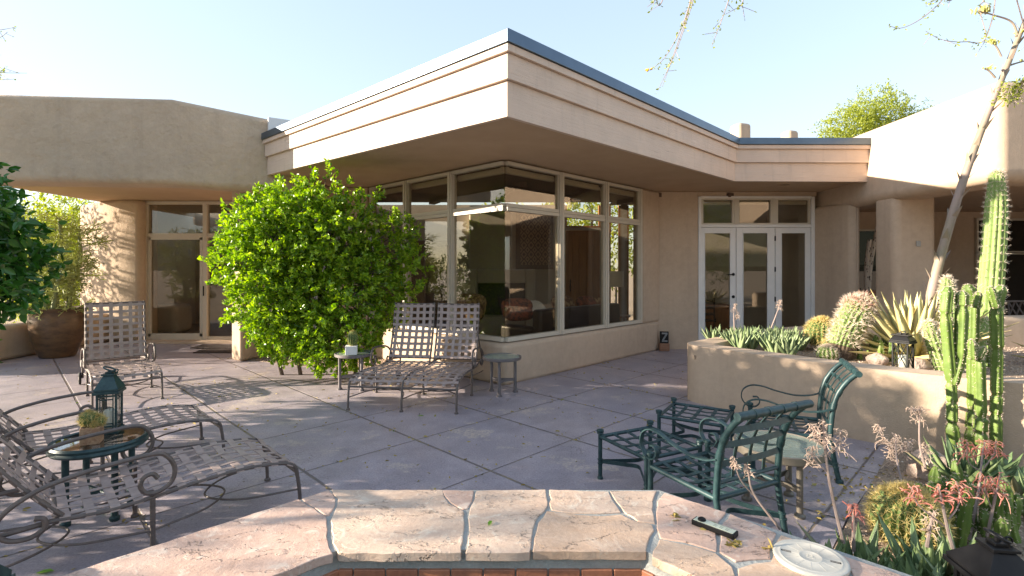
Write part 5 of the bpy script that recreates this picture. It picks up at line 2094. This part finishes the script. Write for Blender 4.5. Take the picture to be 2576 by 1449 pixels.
# pale aloes in the raised bed
rr_ = random.Random(5)
for k, (u, v, y, lab) in enumerate(((1845, 872, 6.75, 'pale green aloe nearest the corner of the curved stucco wall'), (1890, 878, 6.5, 'pale aloe second from the wall corner in the raised bed'),
                                    (1935, 880, 6.3, 'pale aloe in the middle of the clump on the raised bed'), (1985, 884, 6.15, 'pale aloe at the right end of the clump beside the small cacti'),
                                    (1880, 858, 7.1, 'pale aloe at the back of the clump below the left French door'), (1945, 862, 6.8, 'pale aloe behind the clump with a dry flower stalk'),
                                    (2005, 868, 6.5, 'pale aloe behind the right end of the clump'))):
    p = at(u, v, y)
    st = []
    if k == 4:
        st = [dict(main=[V3(1848, 840, 7), V3(1846, 790, 7), V3(1850, 765, 7)], br=[[V3(1847, 805, 7), V3(1855, 792, 7), V3(1856, 784, 7)]], dry=True, size=.05)]
    if k == 5:
        st = [dict(main=[V3(1940, 825, 6.8), V3(1955, 785, 6.8), V3(1964, 755, 6.8)], dry=True, size=.06)]
    aloe(lab, (p[0], p[1], .57), 16, .34, .058, .75, 1.5, 40 + k, st, m=L_ALOEP, grp='pale aloes in the raised bed', rosettes=4, spread=.14)

# variegated agave and its leaning flower stalk
AGV = thing('agave_plant', 'large variegated agave with yellow edged leaves and a tall leaning flower stalk', 'agave', (4.55, 5.75, .58), 0)
rosette_mesh('leaves', [rosette((4.55, 5.75, .60), 74, .95, .13, .15, 1.5, rng, seed=77, curl=.12)], AGAVE, AGV)
y0 = 5.75
sp_ = catmull([V3(2335, 800, y0), V3(2352, 700, y0), V3(2410, 495, y0), V3(2470, 325, y0), V3(2540, 150, y0), V3(2600, 0, y0)], 8)
n = len(sp_)
mb = MB().tube(sp_, [.055 - .035 * i / n for i in range(n)], 12)
for i in range(4, n - 1, 2):       # bracts clasping the stalk
    d = (sp_[i + 1] - sp_[i]).normalized()
    for s in (0, 1):
        a = i * 1.9 + s * PI
        h = Vector((math.cos(a), math.sin(a), 0))
        rad_ = .055 - .035 * i / n
        b = sp_[i] + h * rad_ * .85
        wv = h.cross(d).normalized()
        mb.add([b - wv * rad_ * .7, b + wv * rad_ * .7, b + d * .08 + h * .045 + wv * rad_ * .3, b + d * .13 + h * .075, b + d * .08 + h * .045 - wv * rad_ * .3], [(0, 1, 2, 3, 4)])
stk = mb.build('flower_stalk', AGSTALK, AGV, smooth=True, world=AGV)
AGFL = leafmat('agave_flower', (.42, .45, .10), (.62, .58, .25), .6, .25, (.7, .55, .42))
AG = [([(2561, 92), (2545, 55), (2500, 38), (2462, 28)], 26, .06), ([(2519, 143), (2508, 120), (2495, 105)], 12, .04), ([(2555, 92), (2560, 88), (2568, 84)], 8, .03), ([(2504, 196), (2490, 180), (2480, 174)], 7, .03), ([(2535, 166), (2560, 158), (2590, 150)], 6, .04)]
for pts, nf, sz in AG:
    b = catmull([V3(u, v, y0) for u, v in pts], 5)
    MB().tube(b, [.012 - .006 * i / len(b) for i in range(len(b))], 7).build('flower_branch', AGSTALK, stk, smooth=True, world=AGV)
    mf = MB()
    for i in range(nf):
        q = b[-1].lerp(b[-4], rr_.random())
        q = q + Vector((rr_.gauss(0, .02), rr_.gauss(0, .03), .0))
        mf.tube([q, q + Vector((rr_.gauss(0, .008), rr_.gauss(0, .01), sz * .55)), q + Vector((rr_.gauss(0, .012), rr_.gauss(0, .012), sz))], [.006, .011, .006], 6)
    mf.build('flower_cluster', AGFL, stk, smooth=True, world=AGV)
AG2 = thing('agave_plant', 'pale variegated agave at the right frame edge behind the candle cactus', 'agave', (6.0, 5.3, .58), 0)
rosette_mesh('leaves', [rosette((6.0, 5.3, .58), 26, .65, .10, .0, 1.3, rng, seed=78, curl=.2)], AGAVE, AG2)
# ------------------------------------------------------------------ SHRUBS AND TREES
rgb = np.random.default_rng(21)
BU = thing('laurel_bush', 'big bright green laurel bush trained against the wall beside the corner window', 'bush', (-3.1, 8.2, 0))
blobs = [(-3.35, 7.62, 1.95, 1.02, .50, .85), (-3.75, 7.62, 1.55, .62, .42, .95), (-2.75, 7.62, 2.05, .72, .48, .62), (-2.55, 7.62, 1.25, .72, .42, .85),
         (-3.1, 7.65, 1.05, .75, .42, .7), (-2.5, 7.6, .55, .48, .3, .42), (-1.9, 7.95, 2.0, .42, .32, .55), (-1.72, 7.95, 1.55, .36, .28, .55), (-1.95, 7.9, 1.1, .34, .28, .45),
         (-2.72, 7.55, 2.72, .26, .2, .36), (-3.35, 7.55, 2.62, .5, .3, .28), (-2.85, 7.6, .35, .4, .25, .3), (-3.5, 7.75, .75, .5, .35, .55), (-2.6, 7.6, .22, .3, .2, .2), (-2.15, 7.6, 2.45, .2, .2, .3)]
# seen from the patio the bush stands clear of the wing, in the sun
kf = 7.22 / 7.62
blobs = [(b[0] * kf, b[1] * kf, CH + (b[2] - CH) * kf, b[3] * kf, b[4], b[5] * kf) for b in blobs]
C, D, cc, td = crown_pts(blobs, 2900, 18, .125, rgb, .3, .3, .6, zmin=.16)
leaves('foliage', C, D, .058, .033, L_BUSH, BU, fold=.3, rg=rgb)
mb = MB()
rr = random.Random(9)
for k in range(6):
    b = Vector((-3.5 + k * .28, 7.75 + rr.uniform(-.1, .1), 0))
    pts = catmull([b, b + Vector((rr.gauss(0, .1), -.15, .5)), b + Vector((rr.gauss(0, .25), -.4, 1.1)), b + Vector((rr.gauss(0, .35), -.5, 1.8))], 4)
    mb.tube(pts, [.03 - .018 * i / len(pts) for i in range(len(pts))], 7)
for i in range(0, len(cc), 4):
    t = cc[i] + (np.array([-2.9, 7.4, 1.4]) - cc[i]) * .45
    mb.tube([tuple(cc[i]), tuple(t)], [.003, .006], 4, cap=False)
mb.build('stems', BARK, BU, smooth=True, world=BU)
# dry seed pods
k = rgb.choice(len(cc), 70)
P, N = crown_pts(blobs, 60, 5, .05, rgb, .9, 0, .6)[:2]
sp_o = leaves('seed_pods', P, np.tile([[0, 0, -1.0]], (len(P), 1)) + rgb.normal(size=P.shape) * .3, .05, .014, STALKM, BU, rg=rgb)
sp_o['kind'] = 'stuff'

CT = thing('citrus_tree', 'dark glossy leaved citrus tree cut by the left edge of the picture', 'tree', (-6.6, 4.35, 0))
rgc = np.random.default_rng(31)
blobs = [(-5.4, 4.75, 2.05, .52, .45, .55), (-5.4, 4.75, 1.3, .5, .45, .45), (-6.5, 4.5, 2.05, 1.5, 1.45, .95), (-5.9, 4.9, 1.8, .95, 1.0, .85), (-6.1, 3.85, 1.75, .9, .85, .8), (-5.3, 4.75, 1.7, .52, .5, .7), (-7.1, 5.2, 2.3, .9, .9, .95), (-7.0, 4.2, 2.45, .8, .95, .85), (-5.3, 4.6, 1.35, .45, .42, .42)]
C, D, cc, td = crown_pts(blobs, 1900, 12, .26, rgc, .45, .1, .6, zmin=.95)
D = D + np.array([0, 0, -.35])
leaves('foliage', C, D, .115, .056, L_CIT, CT, fold=.35, rg=rgc)
mb = MB()
branch_tree(mb, (-6.6, 4.35, -.05), (0, 0, 1), .09, 1.1, 3, random.Random(4), .2, (3, 4), None, .7, .25)
mb.build('trunk', BARK, CT, smooth=True, world=CT)

# pencil plant in a big glazed pot
PT = thing('potted_pencil_tree', 'feathery pencil tree in a large brown glazed pot by the rounded wall', 'potted plant', (-8.35, 9.35, 0))
prof = [(0, 0), (.25, 0), (.27, .03), (.36, .3), (.405, .55), (.41, .72), (.39, .82), (.41, .85), (.415, .885), (.39, .90), (.36, .88), (.35, .8), (0, .8)]
MB().lathe(prof, (0, 0, 0), 44).build('pot', POTBR, PT, smooth=True, angle=60)
MB().lathe([(0, .815), (.355, .81)], (0, 0, 0), 24).build('soil', SOIL, PT)
rr = random.Random(12)
mt = MB()
tips = []
for (dx, dy, h, lean) in ((.0, 0, 1.75, .1), (.12, .1, 1.45, .3), (-.15, .05, 1.5, -.35), (.05, -.15, .9, .5), (-.1, -.1, 1.0, -.45)):
    b = Vector((dx, dy, .8))
    pts = catmull([b, b + Vector((lean * .2, rr.gauss(0, .05), h * .35)), b + Vector((lean * .45, rr.gauss(0, .1), h * .7)), b + Vector((lean * .6, rr.gauss(0, .12), h))], 5)
    mt.tube(pts, [.045 - .024 * i / len(pts) for i in range(len(pts))], 8)
    for q in pts[4::1]:
        tips.append(q)
mt.build('trunk', GBARK, PT, smooth=True)
tw = MB()


def pencil(p, d, l, depth):
    q = p + d * l
    tw.tube([p, p.lerp(q, .5) + Vector((rr.gauss(0, .01), rr.gauss(0, .01), .01)), q], .0068 if depth else .0052, 4, cap=False)
    if depth:
        for _ in range(rr.choice((2, 2, 3))):
            e = (d + Vector((rr.gauss(0, .6), rr.gauss(0, .6), rr.gauss(.05, .45)))).normalized()
            pencil(q, e, l * rr.uniform(.65, .95), depth - 1)


for q in tips:
    for _ in range(3):
        d = Vector((rr.gauss(0, 1), rr.gauss(0, 1), rr.gauss(.25, .6))).normalized()
        pencil(q, d, rr.uniform(.13, .2), 3)
for _ in range(40):
    a = rr.uniform(0, 6.28)
    p = Vector((.27 * math.cos(a), .27 * math.sin(a), .86))
    pencil(p, Vector((math.cos(a), math.sin(a), rr.uniform(-.3, .5))).normalized(), .13, 2)
tw.build('twigs', L_PENCIL, PT, smooth=True)


# ---- the palo verde standing beside the camera: its drooping twigs hang into the top of the picture
PV = thing('palo_verde_tree', 'palo verde tree whose thin drooping twigs hang into the top of the view', 'tree', (-5.2, .2, 0))
mb = MB()
lim = catmull([(-5.2, .2, -.05), (-5.0, .35, 1.3), (-4.1, .8, 2.9), (-2.6, 1.5, 3.9), (-.8, 2.2, 4.35), (1.0, 2.9, 4.6), (2.9, 3.3, 4.75)], 6)
mb.tube(lim, [.14 - .11 * i / len(lim) for i in range(len(lim))], 10)
l2 = catmull([(-4.6, .5, 2.2), (-4.3, 1.9, 3.5), (-4.2, 3.2, 4.3)], 6)
mb.tube(l2, [.07 - .05 * i / len(l2) for i in range(len(l2))], 8)
l3 = catmull([(-5.1, .3, 1.0), (-6.2, -.8, 2.8), (-7.2, -1.9, 4.2)], 6)
mb.tube(l3, [.1 - .07 * i / len(l3) for i in range(len(l3))], 8)
mb.build('trunk', GBARK, PV, smooth=True, world=PV)
mb = MB()
LP, LD_ = [], []
FLW = []


def hang(pts, r=.0032, leaf=1.0, flower=False, start=None):
    p = [V3(*q) for q in pts]
    if start is not None:
        p = [Vector(start)] + p
    c = catmull(p, 8)
    mb.tube(c, [r * (1.5 - 1.1 * i / len(c)) for i in range(len(c))], 5)
    L = len(c)
    for i in range(L // 4, L):
        if rr.random() < .5 * leaf:
            for _ in range(rr.randint(1, 4)):
                LP.append(c[i] + Vector((rr.gauss(0, .012), rr.gauss(0, .012), rr.gauss(0, .012))))
                LD_.append((rr.gauss(0, 1), rr.gauss(0, 1), rr.gauss(-.2, .8)))
    for i in range(2, L - 1, 5):
        if rr.random() < .45:
            d = Vector((rr.gauss(0, .04), rr.gauss(0, .04), rr.gauss(-.03, .03)))
            mb.tube([c[i], c[i] + d], r * .5, 4, cap=False)
            LP.append(c[i] + d); LD_.append(tuple(d))
    if flower:
        FLW.append(c[-1])


hang([(1760, -60, 3.2), (1738, 20, 3.2), (1700, 130, 3.2), (1655, 228, 3.2)], start=(1.5, 2.95, 4.66))
hang([(1752, -50, 3.25), (1728, 40, 3.25), (1690, 150, 3.25), (1666, 218, 3.25)], start=(1.45, 2.95, 4.66))
hang([(1750, -60, 3.15), (1735, 10, 3.15), (1710, 80, 3.15), (1672, 145, 3.15), (1634, 178, 3.15)], flower=True, start=(1.4, 2.95, 4.66))
hang([(1850, -60, 3.2), (1833, 0, 3.2), (1812, 60, 3.2), (1790, 115, 3.2)], start=(1.7, 3.0, 4.68), leaf=.7)
hang([(1680, -40, 3.2), (1648, 0, 3.2), (1628, 18, 3.2)], start=(1.25, 2.9, 4.64), leaf=.5)
hang([(1880, -40, 3.2), (1868, 5, 3.2), (1858, 20, 3.2)], start=(1.75, 3.0, 4.68), leaf=.5)
hang([(2400, -50, 3.4), (2370, 0, 3.4), (2320, 45, 3.4), (2270, 70, 3.4), (2235, 65, 3.4)], start=(2.8, 3.3, 4.75))
hang([(2475, -60, 3.4), (2465, 20, 3.4), (2480, 90, 3.4), (2460, 132, 3.4)], start=(2.9, 3.3, 4.75))
hang([(2500, -80, 3.4), (2482, 90, 3.4), (2430, 105, 3.4), (2370, 100, 3.4), (2328, 78, 3.4)], start=(2.9, 3.3, 4.75))
hang([(2380, -50, 3.4), (2365, -8, 3.4), (2330, 10, 3.4)], start=(2.7, 3.3, 4.74))
for k in range(8):
    u, v = 2535 + rr.uniform(-10, 30), 215 + rr.uniform(-10, 30)
    hang([(2600, 160, 3.5), (2575, 200, 3.5), (u, v, 3.5), (u - 25 + rr.uniform(-8, 8), v + 25 + rr.uniform(-10, 10), 3.5)], .003, 2.0, start=(2.95, 3.35, 4.7))
hang([(-60, 60, 4.0), (-10, 75, 4.0), (42, 68, 4.0)], start=(-4.2, 3.2, 4.3))
hang([(-60, 90, 4.0), (-5, 95, 4.0), (20, 80, 4.0)], start=(-4.2, 3.1, 4.28))
hang([(-70, 170, 4.0), (0, 182, 4.0), (68, 184, 4.0)], start=(-4.2, 3.1, 4.28))
hang([(-70, 190, 4.0), (-10, 200, 4.0), (40, 199, 4.0)], start=(-4.2, 3.0, 4.2))
hang([(-50, 150, 4.0), (0, 178, 4.0), (12, 168, 4.0)], start=(-4.2, 3.0, 4.2))
mb.build('twigs', STALKM, PV, smooth=True, world=PV)
rgp = np.random.default_rng(8)
leaves('twig_leaves', np.array([tuple(p) for p in LP]), np.array(LD_), .02, .009, L_PALO, PV, rg=rgp)
mb = MB()
for p in FLW:
    for k in range(4):
        mb.blob(p + Vector((rr.gauss(0, .012), rr.gauss(0, .012), rr.gauss(.005, .012))), (.009, .009, .006), 8, 5, .1, k)
mb.build('yellow_flower', mat('yellow_petal', (.8, .42, .03), (.75, .35, .02)), PV, smooth=True, world=PV)
C, D, cc, td = crown_pts([(-5.2, .3, 4.6, 2.0, 1.6, .7), (-6.8, -1.6, 4.3, 1.6, 1.4, .8)], 260, 14, .3, rgp, .3, 0, .7)
leaves('foliage', C, D, .05, .02, L_PALO, PV, rg=rgp)


def desert_tree(name, label, base, h, spread, crown, nclump, per, lsize, m, seed, grp=None, up=.2, bark=BARK, droop=0):
    R = thing(name, label, 'tree', base, 0, grp)
    rg = np.random.default_rng(seed)
    rr2 = random.Random(seed)
    mb = MB()
    branch_tree(mb, Vector(base) - Vector((0, 0, .1)), (rr2.gauss(0, .1), rr2.gauss(0, .1), 1), h * .035, h * .33, 3, rr2, .25, (2, 3), None, .75, .3)
    mb.build('trunk', bark, R, smooth=True, world=R)
    bl = [(base[0] + c[0], base[1] + c[1], base[2] + c[2], c[3], c[4], c[5]) for c in crown]
    C, D, cc, td = crown_pts(bl, nclump, per, lsize * 4, rg, .3, up, .5)
    D = D + np.array([0, 0, -droop])
    leaves('crown', C, D, lsize, lsize * .42, m, R, rg=rg)
    return R


# tree behind the roof
desert_tree('palo_verde_tree', 'sunlit yellow green palo verde rising behind the roof', (15.8, 22, 0), 9.4, 3,
            [(-1.1, 0, 7.7, 1.1, 1.0, .75), (-.1, 0, 8.4, 1.0, 1.0, .8), (.7, .2, 8.1, .9, 1.0, .8), (-1.9, 0, 7.3, .6, .7, .5), (1.2, 0, 7.4, .9, .9, .7), (2.3, 0, 8.1, .6, .6, .35), (0, 0, 7.3, 1.4, 1, .7)], 1500, 12, .09, L_PALO, 51, up=.35, bark=GBARK)
# trees seen past the porch on the left, and those round the garden that the glass mirrors; some unseen plants added for shade
desert_tree('mesquite_tree', 'bright mesquite tree seen through the porch opening left of the rounded wall', (-13.6, 15.0, 0), 3.6, 2,
            [(0, 0, 2.3, 1.5, 1.4, 1.3), (1.2, -.5, 1.6, 1.0, 1.0, 1.2), (-1.2, .3, 2.0, 1.2, 1, 1.3), (1.9, .6, 1.3, .8, .8, .95), (.2, 0, 1.0, 1.5, 1.2, .9)], 1300, 12, .10, L_PALO, 52, 'mesquite trees beyond the porch')
desert_tree('mesquite_tree', 'pale mesquite farther beyond the porch, partly behind the pencil tree', (-17.5, 20.5, 0), 4.6, 2,
            [(0, 0, 2.6, 2.2, 1.6, 1.8), (2.2, 0, 2.2, 1.6, 1.2, 1.6), (-1.5, 0, 2.0, 1.6, 1.2, 1.6)], 700, 12, .13, L_PALO, 53, 'mesquite trees beyond the porch')
desert_tree('mesquite_tree', 'unseen thin mesquite added outside the porch to filter sun on the rounded wall', (-13.5, 11.6, 0), 4.4, 1,  # out of view, added to thin the sun on the column
            [(0, 0, 3.0, 1.0, 1.3, 1.2), (0, -.3, 2.2, .8, 1.0, .8)], 260, 10, .12, L_DES, 54)
desert_tree('added_shrub', 'unseen green shrub added outside the porch to darken the corner window reflections', (-12.3, 9.0, 0), 1.6, 1,  # out of view, added so the left panes reflect something dark
            [(0, 0, .9, .8, 1.6, .95)], 330, 12, .10, L_DES, 55)
GB = 'garden trees behind the camera'
for k, (x, y, h, lab) in enumerate(((3.8, -6.5, 5.5, 'mesquite tree behind the camera to the right, outside the view'), (8.8, -5.5, 5.5, 'mesquite tree farthest right behind the camera, outside the view'), (-2.5, -9, 5.0, 'mesquite tree behind the camera to the left, outside the view'))):
    desert_tree('mesquite_tree', lab, (x, y, 0), h, 2, [(0, 0, h * .62, h * .42, h * .36, h * .36), (1.2, .3, h * .45, h * .3, h * .3, h * .3), (-1.3, -.2, h * .45, h * .3, h * .3, h * .3)], 520, 11, .13, L_DES, 60 + k, GB)
desert_tree('mesquite_tree', 'airy mesquite left of the patio that throws soft streaks of shade on the coping', (-11.5, 1.2, 0), 4.6, 1,
            [(0, 0, 3.5, 1.0, 1.5, .8), (.3, -1.3, 3.3, .9, 1.0, .7), (-.5, 1.2, 3.9, .8, .8, .6)], 210, 10, .13, L_DES, 70)
desert_tree('added_shrub', 'unseen loose shrub added to shade the reclined chaises and patio at left', (-5.6, 2.15, 0), 1.5, 1,  # out of view, added to block low sun under the citrus
            [(0, 0, .9, .5, .55, .65), (.1, .5, .8, .4, .4, .6), (.1, 1.1, .75, .4, .7, .65)], 330, 10, .09, L_DES, 71)
desert_tree('backdrop_mesquite', 'green mesquite tree beyond the entry door seen through the house', (2.8, 18, 0), 5, 2,
            [(0, 0, 2.9, 2.4, 1.8, 1.6), (-2.2, 0, 2.3, 1.6, 1.4, 1.4)], 420, 11, .16, L_PALO, 72)

# urn and cactus skeleton in the recess between the columns
UR = thing('terracotta_urn', 'tall terracotta urn holding a dry cactus rib in the recess between the columns', 'urn', (6.93, 10.0 - .1, .03))
MB().lathe([(0, 0), (.12, 0), (.14, .05), (.28, .42), (.22, .75), (.10, .98), (.11, 1.08), (.155, 1.14), (.15, 1.16), (.1, 1.12), (0, 1.1)], (0, 0, 0), 30).build('urn_body', TERRA, UR, smooth=True)


def cholla():
    m, nt, b = nodes('cholla_skeleton')
    tc = nd(nt, 'ShaderNodeTexCoord')
    vo = nd(nt, 'ShaderNodeTexVoronoi', i_Scale=26)
    mp = nd(nt, 'ShaderNodeMapping')
    mp.inputs['Scale'].default_value = (1, 1, .5)
    lk(nt, tc, 'Object', mp, 0)
    lk(nt, mp, 0, vo, 'Vector')
    r = ramp(nt, vo.outputs['Distance'], .25, .32, (.06, .04, .03), (.58, .48, .38))
    lk(nt, r, 0, b, 'Base Color')
    b.inputs['Roughness'].default_value = .9
    return m


CHO = cholla()
for pts in ([(0, 0, 1.05), (.05, .0, 1.7), (.17, 0, 2.3), (.24, 0, 2.78)], [(-.03, .02, 1.05), (-.03, .0, 1.6), (.03, 0, 2.15)]):
    MB().tube(catmull(pts, 5), .04, 10).build('dry_cactus_rib', CHO, UR, smooth=True)

# porch furniture glimpsed at the right edge
PCH = thing('porch_bench', 'dark metal lattice back bench in the shaded porch at the right edge', 'bench', (9.4, 9.2, .03), .15)
mb = MB()
for k in range(9):
    x = -.6 + k * .15
    mb.beam((x, 0, .5), (x + .3 if x < .35 else x, .05, 1.0), .02, .02)
    mb.beam((x, 0, .5), (x - .3 if x > -.35 else x, .05, 1.0), .018, .018)
for z in (.5, 1.0):
    mb.beam((-.65, 0, z), (.65, 0, z), .03, .03)
mb.build('backrest', TAUPEF, PCH)
MB().box((0, -.25, .45), (1.3, .5, .03)).build('seat', TAUPEF, PCH)
for x in (-.6, .6):
    for y in (-.45, 0):
        MB().tube([(x, y, 0), (x, y, .45)], .016).build('leg', TAUPEF, PCH)

# ---- fallen leaves, petals and seeds
rgl = np.random.default_rng(77)
P = []
for _ in range(900):                      # along the joints
    if rgl.random() < .6:
        p = .9 + 1.5 * rgl.integers(-2, 7); q = rgl.uniform(-9, 2)
        p += rgl.normal() * .025
    else:
        q = -4.24 + 1.47 * rgl.integers(-4, 5); p = rgl.uniform(0, 10)
        q += rgl.normal() * .025
    P.append(((p + q) / 2, (p - q) / 2, .003))
for _ in range(750):
    P.append((rgl.uniform(-8.5, 3), rgl.uniform(2.6, 9.5), .003))
for _ in range(260):
    P.append((2.7 + rgl.normal() * .35 , 3.75 + rgl.normal() * .35, .012))
for _ in range(50):
    a = jx((0, 0))
    u, v = [(1860, 1290), (1940, 1380), (1775, 1320), (1850, 1370), (1690, 1300)][rgl.integers(0, 5)]
    g = gp(u + rgl.normal() * 8, v + rgl.normal() * 4, .465)
    if g[1] < 2.62 and abs(g[0] + .09) + abs(g[1] - .59) < 2.88:
        P.append(g)
P = np.array([p for p in P if not (p[2] < .05 and (abs(p[0] + .09) < 2.1 and abs(p[1] - .59) < 2.1 and abs(p[0] + .09) + abs(p[1] - .59) < 2.97))])
D = rgl.normal(size=P.shape) * np.array([1, 1, .12])
lt = leaves('leaf_litter', P, D, .032, .015, LITTER, None, jit=.6, rg=rgl)
struct(lt, 'stuff', 'dry yellow leaves and petals scattered along the patio joints')
lt['category'] = 'leaf litter'

# ------------------------------------------------------------------ LIGHT, SKY, CAMERA
SDIR = Vector((-1, -.08, .27)).normalized()
el = math.asin(SDIR.z)
sun = bpy.data.lights.new('sun', 'SUN')
sun.energy = 2.9
sun.angle = math.radians(.53)
sun.color = (1.0, .87, .70)
so = bpy.data.objects.new('sun', sun)
so.rotation_euler = (-SDIR).to_track_quat('-Z', 'Y').to_euler()
so.location = (-20, 0, 12)
COL.objects.link(so)
w = bpy.data.worlds.new('World')
SC.world = w
w.use_nodes = True
nt = w.node_tree
sky = nt.nodes.new('ShaderNodeTexSky')
sky.sky_type = 'NISHITA'
sky.sun_disc = False
sky.sun_elevation = el
sky.sun_rotation = math.atan2(SDIR.x, SDIR.y)
sky.air_density = 1.0
sky.dust_density = .7
sky.ozone_density = 2.0
bg = nt.nodes['Background']
bg.inputs['Strength'].default_value = .132
hs = nt.nodes.new('ShaderNodeHueSaturation')
hs.inputs['Saturation'].default_value = 1.12
hs.inputs['Hue'].default_value = .508
gm = nt.nodes.new('ShaderNodeGamma')
gm.inputs[1].default_value = .4
nt.links.new(sky.outputs[0], hs.inputs['Color'])
nt.links.new(hs.outputs[0], gm.inputs[0])
nt.links.new(gm.outputs[0], bg.inputs['Color'])

cam = bpy.data.cameras.new('camera')
cam.sensor_width = 36
cam.lens = 36 * F / 2576
cam.shift_y = -(724.5 - HZ) / 2576
cam.clip_start = .05
cam.clip_end = 3000
co = bpy.data.objects.new('camera', cam)
co.location = (0, 0, CH)
co.rotation_euler = (PI / 2, 0, 0)
COL.objects.link(co)
SC.camera = co
SC.view_settings.view_transform = 'Standard'
SC.view_settings.look = 'None'
SC.view_settings.exposure = 2.55
SC.view_settings.gamma = 1
SC.view_settings.use_curve_mapping = False
SC.cycles.max_bounces = 10
SC.cycles.transparent_max_bounces = 24
SC.cycles.use_denoising = True
